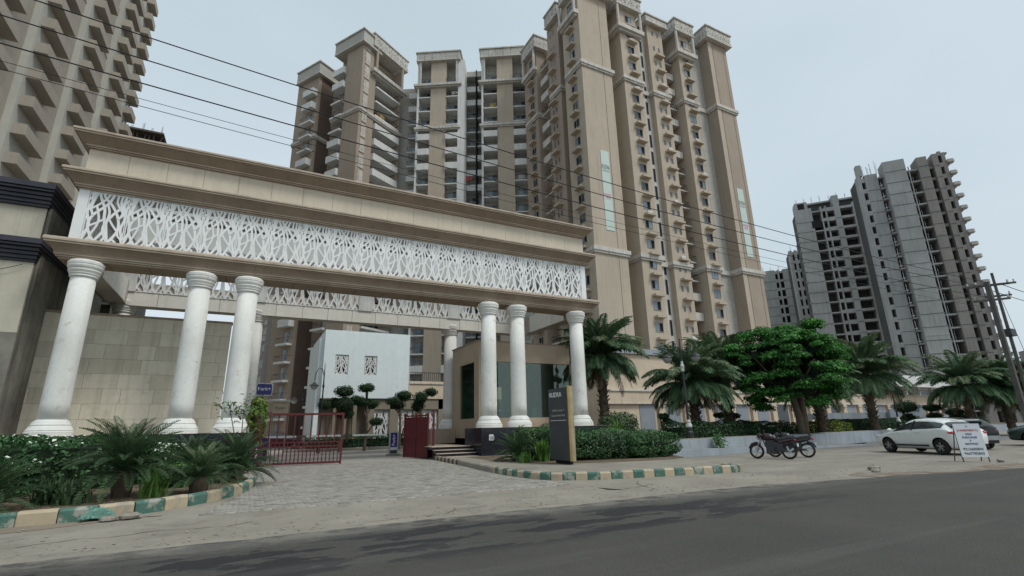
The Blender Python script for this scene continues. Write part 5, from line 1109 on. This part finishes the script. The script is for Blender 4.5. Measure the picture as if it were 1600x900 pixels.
lamp('double headed scroll lamp post before the date palms, the nearest one', 20.3, 19.4, .66)
lamp('double headed scroll lamp post rising in front of the right hand terrace', 46.4, 22.3, .66)
def crook(label, x, y, h, z0=0):
    t = thing('crook_lamp', label, 'lamp post', (x, y, z0), 0, 'single crook lamps'); MB().lathe([(.12, 0), (.1, .5), (.06, .8), (.05, h*.72), (.09, h*.74), (.05, h*.77), (.02, h), (.0, h+.1)], 10).build('pole', m_iron, t)
    MB().tube([(0, 0, h*.72), (-.02, 0, h*.86), (-.15, 0, h*.94), (-.4, 0, h*.95), (-.6, 0, h*.88), (-.62, 0, h*.80)], .03, 6).build('arm', m_iron, t); hd = MB().lathe([(.04, .3), (.12, .2), (.34, .02), (.34, 0)], 14, (-.62, 0, h*.74)).build('lamp_hood', m_iron, t); MB().lathe([(.26, 0), (.2, -.16), (.08, -.26)], 12, (-.62, 0, h*.74)).build('lamp_shade', m_lampw, hd)
crook('nearer crook lamp against the left edge of the white clubhouse', 4.6, 38.5, 6.2); crook('farther crook lamp left of the clubhouse, before the brown tower', 3.9, 46, 5.4)

# ---------------------------------------------------------------- electricity poles and cables
p1 = thing('electricity_pole', 'stout dark concrete electricity pole carrying the overhead cables', 'pole', (34.8, 11.0, 0)); MB().prism([(-.115, -.1), (.115, -.1), (.115, .1), (-.115, .1)], 0, 8.5).build('pole', m_pole, p1)
p2 = thing('electricity_pole', 'slimmer electricity pole with two cross arms at the right edge', 'pole', (38.4, 11.8, 0)); MB().lathe([(.11, 0), (.07, 9.7)], 8).build('pole', m_pole, p2)
def arm(p, z, w, az=0.): 
    a_ = MB().box(-w, w, -.05, .05, z-.05, z+.05).build('cross_arm', m_pole, p, (0, 0, 0), (0, 0, az))
    for q in (-w+.08, 0, w-.08): MB().lathe([(.02, 0), (.05, .06), (.03, .1), (.05, .14), (.0, .2)], 8, (q, 0, z+.05)).build('insulator', m_lampw, a_)
arm(p1, 8.3, .9, -1.0); arm(p1, 7.5, .75, -1.0); arm(p2, 9.0, .95, -.9); arm(p2, 8.3, .6, -.9)
MB().box(-.35, .35, -.2, .2, 5.9, 6.3).build('switch_box', m_rail, p2); MB().tube([(.1, 0, 8.9), (.9, -.6, 0)], .012, 5).build('stay_wire', m_wire, p2)
p3 = thing('electricity_pole', 'third electricity pole mostly beyond the right edge', 'pole', (44.5, 11.4, 0)); MB().lathe([(.14, 0), (.09, 8.9)], 8).build('pole', m_pole, p3); arm(p3, 8.6, 1.0, -.9)
wires = [('topmost overhead cable crossing the whole picture', 10.9, -30, 12.3, 34.8, 8.44, 8.72, .013), ('second overhead cable, below the topmost one', 11.2, -30, 11.9, 34.8, 8.3, 8.42, .013), ('third overhead cable, lowest of the thick ones', 11.2, -30, 10.8, 34.8, 7.7, 7.93, .014), ('thin lower cable sagging before the brown tower', 11.3, -30, 10.3, 37, 7.2, 7.45, .007), ('thinnest cable just under the third thick cable', 11.4, -30, 10.55, 37, 7.6, 7.7, .006)]
for lab, y, xa, za, xb, zb, zmid, r in wires:
    # parabola through the two ends and the height at x = 8
    t8 = (8-xa)/(xb-xa); lin = za+(zb-za)*t8; sag = (lin-zmid)/(4*t8*(1-t8)); pts = []
    for i in range(61): t = i/60; pts.append((xa+(xb-xa)*t, y, za+(zb-za)*t-4*sag*t*(1-t)))
    o = MB().tube(pts, r, 5).build('overhead_cable', m_wire); tag(o, lab, 'cable', 'overhead cables')
for i, (y, z) in enumerate(((11.6, 9.0), (12.3, 8.9))): tag(MB().tube([(38.4+k*2, y, z-.12*k+.01*k*k) for k in range(12)], .02, 5).build('overhead_cable', m_wire), ('upper cable leaving the picture from the slim pole', 'lower cable leaving the picture from the slim pole')[i], 'cable', 'overhead cables')

# ---------------------------------------------------------------- vehicles
def wheel(t, x, y, r, w, side, nm='wheel'):
    o = inst(nm, WHT, t, (x, y, r), (-PI/2 if side < 0 else PI/2, 0, 0), (r/.32, r/.32, w/.2)); inst('rim', WHR, o); return o
WHT = MB().lathe([(.20, -.1), (.29, -.1), (.318, -.07), (.32, 0), (.318, .07), (.29, .1), (.20, .1), (.2, -.1)], 28, caps=False).mesh('tyre', m_tyre, True)
wr = MB().lathe([(.2, .07), (.2, .09), (.185, .085), (.185, .02), (.0, .02)], 24, m=1, caps=False).lathe([(.045, .02), (.045, .075), (0, .085)], 12, caps=False)
for i in range(10):
    a_ = i*PI/5+(.16 if i % 2 else -.16)*.6; wr.bar((.03*math.cos(a_), .03*math.sin(a_), .07), (.19*math.cos(a_), .19*math.sin(a_), .085), .028, .02)
WHR = wr.mesh('rim', [m_alloy, m_black])
def car(label, x, y, head, paint, st, L=3.99, Wd=1.74, wb=2.52, fr=.82, rr=.31, extras=True, suv=False, cat='car'):
    """st: rows x, zb, zs, zt, wb, ws, wt (x from the nose back)"""
    t = thing('parked_car', label, cat, (x, y, 0), head)
    mb = MB(); n = len(st); K = 13; vs = []
    def half(s):
        X, zb, zs, zt, b, w_, wt = s[:7]; zm = zb+(zs-zb)*.5
        return [(0, zb), (b*.9, zb), (b, zb+.07), (w_*1.005, zm), (w_, zs-.05), (w_*.985, zs), (wt, zt-.07), (wt*.82, zt-.015), (0, zt)]
    for s in st:
        h = half(s); full = [(s[0], y_, z_) for y_, z_ in h]+[(s[0], -y_, z_) for y_, z_ in h[-2:0:-1]]; vs += full
    K = 16; fs = []; ms = []
    for i in range(n-1):
        gx = st[i][7] if len(st[i]) > 7 else 0
        for j in range(K):
            f = (i*K+j, (i+1)*K+j, (i+1)*K+(j+1) % K, i*K+(j+1) % K); m = 0
            if gx == 1 and j in (5, 10): m = 1                    # side glass
            if gx == 2: m = 1 if j in (5, 6, 7, 8, 9, 10) else 0       # windscreen or tailgate glass
            if gx == 3: m = 1 if j in (6, 7, 8, 9) else 0
            if j in (0, 15): m = 2
            fs.append(f); ms.append(m)
    for f, m in zip(fs, ms): mb.add([vs[q] for q in f], [(0, 1, 2, 3)], m)
    # rebuild as welded mesh
    mb = MB(); mb.v = vs; mb.f = fs+[tuple(range(K)), tuple((n-1)*K+q for q in range(K-1, -1, -1))]; mb.m = ms+[0, 0]
    me0 = mb.mesh('body', [paint, m_cglass, m_plastic], True); tmp = bpy.data.objects.new('tmp', me0); COL.objects.link(tmp)
    sub = tmp.modifiers.new('s', 'SUBSURF'); sub.levels = 2; sub.render_levels = 2
    cm = MB(); xf = st[0][0]-fr; xs = (xf, xf-wb)
    for xx in xs:
        for s_ in (-1, 1):
            a0 = len(cm.v); ring_ = 24; q0 = s_*Wd*.5-s_*.27; q1 = s_*(Wd*.5+.2)
            vv = [(xx+(rr+.055)*math.cos(2*PI*k/ring_), yy, rr+.01+(rr+.055)*math.sin(2*PI*k/ring_)) for yy in (q0, q1) for k in range(ring_)]
            ff = [(k, (k+1) % ring_, ring_+(k+1) % ring_, ring_+k) for k in range(ring_)]+[tuple(range(ring_-1, -1, -1)), tuple(range(ring_, 2*ring_))]
            if s_ < 0: ff = [f[::-1] for f in ff]
            cm.add(vv, [f[::-1] for f in ff], 0)
    cme = cm.mesh('cut', [m_black]); cut = bpy.data.objects.new('cut', cme); COL.objects.link(cut)
    bo_ = tmp.modifiers.new('b', 'BOOLEAN'); bo_.operation = 'DIFFERENCE'; bo_.object = cut; bo_.solver = 'EXACT'; bo_.material_mode = 'TRANSFER'
    dg = bpy.context.evaluated_depsgraph_get(); me = bpy.data.meshes.new_from_object(tmp.evaluated_get(dg)); bpy.data.objects.remove(tmp); bpy.data.objects.remove(cut)
    body = inst('body', me, t)
    for xx in xs:
        for s_ in (-1, 1): wheel(t, xx, s_*(Wd/2-.115), rr, .2, -s_)
    hw = Wd/2
    def pb(nm, m, *b): return MB().box(*b).build(nm, m, t)
    xr = st[-1][0]
    if extras:
        for s_ in (-1, 1):
            pb('door_handle', paint, .42, .6, s_*(hw+.005)-.015, s_*(hw+.005)+.015, .85, .88); pb('door_handle', paint, -.5, -.32, s_*(hw+.005)-.015, s_*(hw+.005)+.015, .87, .9)
            pb('side_moulding', m_plastic, -.85, .95, s_*hw-.02, s_*hw+.02, .32, .38)
            MB().ell((.82, s_*(hw+.1), .98), (.07, .11, .075), 10, 6).build('mirror', paint, t)
            MB().ell((xr+.22, s_*(hw-.16), .86), (.20, .13, .075), 12, 6).build('tail_light', m_tail, t); MB().ell((st[0][0]-.25, s_*(hw-.2), .68), (.22, .13, .08), 12, 6).build('headlight', m_lampw, t)
            MB().bar((-.14, s_*(hw-.035), .97), (-.19, s_*(hw*.70), st[6][3]-.10), .07, .03).build('door_pillar', m_plastic, t)
        MB().box(xr-.03, xr+.1, -.62, .62, .28, .42).build('rear_bumper', m_plastic, t); MB().box(xr-.045, xr+.02, -.24, .24, .50, .62).build('number_plate', m_plate, t); MB().box(xr-.02, xr+.3, -.48, .48, st[-4][3]+.0, st[-4][3]+.03).build('spoiler', paint, t)
        MB().box(xr+.02, xr+.03, -.3, .3, .98, 1.0).build('wiper', m_black, t)
    return t
HA = [(2.0, .34, .56, .60, .5, .60, .42), (1.93, .22, .64, .70, .66, .76, .55), (1.65, .2, .74, .84, .74, .84, .62), (1.25, .2, .82, .93, .78, .865, .64), (.92, .2, .88, .985, .79, .87, .66, 2), (.25, .2, .91, 1.40, .79, .87, .58, 1), (-.2, .2, .93, 1.46, .79, .87, .60, 1), (-.75, .2, .95, 1.46, .79, .87, .60, 1), (-1.2, .2, .98, 1.40, .79, .87, .58, 1), (-1.5, .2, 1.02, 1.33, .78, .86, .55, 3), (-1.78, .22, 1.0, 1.08, .76, .84, .58), (-1.93, .26, .86, .95, .70, .78, .56), (-1.99, .36, .62, .68, .58, .66, .48)]
hd = lambda az: math.radians(90-az)
car('white hatchback parked nose away beside the pale blue wall', 26.45, 11.75, hd(21), m_car, HA)
SU = [(2.1, .36, .64, .70, .6, .68, .5), (2.03, .26, .74, .82, .74, .82, .62), (1.7, .24, .86, .96, .8, .87, .68), (1.2, .24, .92, 1.03, .82, .89, .7), (.95, .24, .94, 1.06, .82, .89, .7, 2), (.4, .24, .97, 1.44, .82, .89, .62, 1), (-.2, .24, .98, 1.49, .82, .89, .64, 1), (-.9, .24, 1.0, 1.48, .82, .89, .64, 1), (-1.5, .24, 1.02, 1.42, .82, .88, .62, 1), (-1.8, .26, 1.03, 1.34, .8, .87, .6, 3), (-2.02, .28, .98, 1.08, .78, .85, .64), (-2.1, .4, .7, .8, .68, .76, .58)]
c2_ = car('black suv parked behind the advert board, seen from its rear', 31.15, 13.1, hd(24), m_card, SU, 4.2, 1.78, 2.6, .86, .33)
MB().box(-2.16, -2.04, -.7, .7, .42, .62).build('bumper_plate', m_alloy, c2_)
car('dark green car cut off by the right edge of the view', 36.9, 10.4, hd(-19), m_carg, SU, 4.2, 1.78, 2.6, .86, .33)
car('small maroon car standing far behind the red gate', 3.0, 52, hd(100), m_carr, HA, extras=False)

def motorcycle(label, x, y, head, acc, lean=.12):
    t = thing('motorcycle', label, 'motorcycle', (x, y, 0), head, 'motorcycles parked by the wall')
    t.rotation_euler = (lean, 0, head); t.scale = (.95, .95, .95)
    WT = MB().lathe([(.225, -.05), (.28, -.06), (.305, 0), (.28, .06), (.225, .05), (.225, -.05)], 24, caps=False).mesh('tyre', m_tyre, True)
    WR = MB().lathe([(.24, -.02), (.225, -.02), (.225, .02), (.24, .02)], 24, caps=False).lathe([(.04, -.05), (.04, .05)], 10)
    for i in range(5): a_ = i*PI*.4; WR.bar((.03*math.cos(a_), .03*math.sin(a_), 0), (.235*math.cos(a_), .235*math.sin(a_), 0), .06, .03)
    WR = WR.mesh('rim', m_alloy)
    for xx in (.64, -.64): o = inst('wheel', WT, t, (xx, 0, .3), (PI/2, 0, 0)); inst('rim', WR, o)
    fk = MB()
    for s in (-1, 1): fk.tube([(.64, s*.09, .3), (.40, s*.09, .86)], .022, 7)
    fk.build('fork', m_alloy, t)
    MB().tube([(.32, -.34, .98), (.38, -.2, 1.0), (.40, 0, .95), (.38, .2, 1.0), (.32, .34, .98)], .015, 6).build('handlebar', m_plastic, t)
    for s in (-1, 1): MB().tube([(.34, s*.26, 1.0), (.36, s*.3, 1.14)], .007, 4).ell((.36, s*.31, 1.17), (.02, .07, .045), 8, 5).build('mirror', m_plastic, t)
    MB().ell((.52, 0, .88), (.11, .1, .12), 12, 7).build('headlight', m_lampw, t); MB().ell((.47, 0, .92), (.12, .13, .14), 12, 7).build('headlight_cowl', acc, t)
    MB().tube([(.95, 0, .42), (.82, 0, .58), (.62, 0, .64), (.45, 0, .58)], [.03, .06, .07, .04], 8).build('front_mudguard', acc, t)
    MB().tube([(.36, 0, .82), (.24, 0, .90), (.04, 0, .88), (-.1, 0, .78)], [.08, .17, .155, .08], 12).build('fuel_tank', acc, t, smooth=True)
    MB().tube([(-.08, 0, .79), (-.25, 0, .74), (-.5, 0, .78), (-.82, 0, .88)], [.07, .11, .13, .05], 10).build('seat', m_plastic, t, smooth=True)
    MB().tube([(-.3, .09, .66), (-.6, .1, .72), (-.86, .05, .80)], [.07, .06, .03], 8).tube([(-.3, -.09, .66), (-.6, -.1, .72), (-.86, -.05, .80)], [.07, .06, .03], 8).build('side_panel', acc, t)
    MB().tube([(.36, 0, .82), (.26, 0, .5), (.12, 0, .26), (-.2, 0, .26), (-.28, 0, .6)], .025, 6).tube([(-.2, .1, .32), (-.64, .1, .3)], .02, 6).tube([(-.2, -.1, .32), (-.64, -.1, .3)], .02, 6).build('frame', m_plastic, t)
    MB().box(-.2, .22, -.12, .12, .2, .5).box(-.45, -.1, -.12, .12, .3, .66).box(-.1, .25, -.07, .07, .5, .75).lathe([(.08, -.14), (.1, 0), (.08, .14)], 12, (-.02, 0, .5)).tube([(.06, 0, .44), (.2, 0, .62)], .075, 10).build('engine', m_rail, t)
    MB().tube([(.2, -.1, .4), (.1, -.14, .24), (-.2, -.15, .26), (-.5, -.16, .34), (-.85, -.16, .42)], [.02, .02, .035, .045, .04], 8).build('exhaust', m_alloy, t)
    MB().tube([(-.66, 0, .64), (-.86, 0, .58), (-.98, 0, .42)], [.06, .05, .03], 6).build('rear_mudguard', m_plastic, t); MB().box(-1.0, -.98, -.09, .09, .5, .64).build('number_plate', m_plate, t)
    MB().ell((-.9, 0, .76), (.05, .08, .035), 8, 5).build('tail_light', m_tail, t); MB().tube([(-.1, .12, .24), (-.14, .3, .03)], .012, 5).build('side_stand', m_rail, t)
    MB().tube([(-.6, -.1, .86), (-.86, -.09, .92), (-.92, 0, .93), (-.86, .09, .92), (-.6, .1, .86)], .012, 5).build('grab_rail', m_rail, t)
m_bkr = mat('bike_maroon', (.03, .007, .012), .3, spec=.6); m_bkb = mat('bike_black', (.015, .015, .017), .3, spec=.6)
motorcycle('maroon and black motorcycle with silver spoked front wheel, the nearer of the two', 18.95, 13.85, hd(-20), m_bkr)
motorcycle('black motorcycle partly hidden behind the maroon one', 20.25, 13.95, hd(-28), m_bkb)

# ---------------------------------------------------------------- odds and ends on the ground
nt_ = thing('net_bundle', 'crumpled green shade net lying over the left kerb', 'net', (-2.12, 11.75, 0)); mb = MB(); n_ = 16; g5 = random.Random(4); vs = []
for j in range(n_):
    for i in range(n_):
        u, v_ = i/(n_-1)-.5, j/(n_-1)-.5; r_ = max(abs(u), abs(v_))*2; vs.append((u*.95+g5.uniform(-.03, .03), v_*.6+g5.uniform(-.03, .03)-.02, max(.015, .30*(1-r_**2.5)*(1 if v_ > -.25 else .45)+g5.uniform(-.035, .035))))
mb.add(vs, [(j*n_+i, j*n_+i+1, (j+1)*n_+i+1, (j+1)*n_+i) for j in range(n_-1) for i in range(n_-1)]); mb.tube([(-.3, -.2, .1), (-.38, -.34, .04), (-.3, -.45, .03)], [.06, .05, .03], 7); mb.build('net', m_net, nt_, sc=.5); nt_.location = (-2.15, 11.72, .04)
for lab, x, y, r in (('round brown stone beside the green net', -1.95, 11.45, .11), ('flat reddish stone right of the round one by the green net', -1.65, 11.5, .13), ('dark lump of rubble on the dusty lot edge', 15.9, 8.5, .12), ('broken concrete piece lying by the road edge on the right', 16.6, 8.9, .16), ('pale stone on the pavement at lower left', -3.3, 10.0, .05)):
    MBo = MB().ell((0, 0, r*.35), (r*1.3, r, r*.5), 9, 5, jit=.18); tag(MBo.build('stone', m_rock, None, (x, y, 0), smooth=False), lab, 'stone')
cl = thing('creeper', 'small green creeper growing on the face of the retaining wall', 'plant', (20.6, 17.85, 0)); q = np.random.default_rng(3).normal(0, 1, (260, 3))*[.2, .06, .2]+[0, 0, .55]; q[:, 0] += (q[:, 2]-.5)*-.25
inst('foliage', leaves(q, np.tile([0, -1., .5], (260, 1)), .12, .6, None, [m_hed[0]]), cl); MB().tube([(0, 0, 0), (-.03, -.02, .5), (-.1, 0, .8)], .012, 5).build('stem', m_bark, cl)
dp = thing('dark_bucket', 'small dark bucket standing against the retaining wall', 'bucket', (26.6, 18.2, .15)); MB().lathe([(.12, 0), (.17, .33), (.18, .34), (.15, .33), (.11, .05)], 14).build('bucket', m_rail, dp)
# dust and pebbles, uncountable
g6 = np.random.default_rng(12); k = 2200; X = g6.uniform(-6, 30, k); Y = np.where(g6.random(k) < .6, 8.6+np.abs(g6.normal(0, .35, k)), g6.uniform(8.6, 11.2, k)); Y = np.where(X > 11, Y-(X-11)*.12, Y); P = np.stack([X, Y, np.full(k, .006)], 1); s_ = (.006+.02*g6.random(k)**3)[:, None]
V = (P[:, None, :]+np.array([[-1, -1, 0], [1, -1, 0], [1, 1, 0], [-1, 1, 0], [0, 0, .9]])[None]*s_[:, None]*g6.uniform(.6, 1.3, (k, 5, 1))).reshape(-1, 3); b = np.arange(k)[:, None]*5
F = np.concatenate([np.concatenate([b+i, b+(i+1) % 4, b+4], 1) for i in range(4)]); tag(inst('gravel', npmesh('gravel', V, F, [m_rock])), 'scattered grit and pebbles along the road edge', 'gravel', kind='stuff')
k = 1500; X = g6.uniform(-8, 0, k); Y = g6.uniform(12.2, 21, k); q = np.stack([X, Y, np.full(k, .16)], 1); q = q[(q[:, 1] > 12.2+np.maximum(0, (q[:, 0]+2)*1.6))]
tag(inst('leaf_litter', leaves(q, np.tile([0, 0, 1.], (len(q), 1)), .07, .5, g6.choice(2, len(q)), [m_pf[2], m_pf[1]])), 'dry leaf litter over the soil of the left bed', 'leaf litter', kind='stuff')
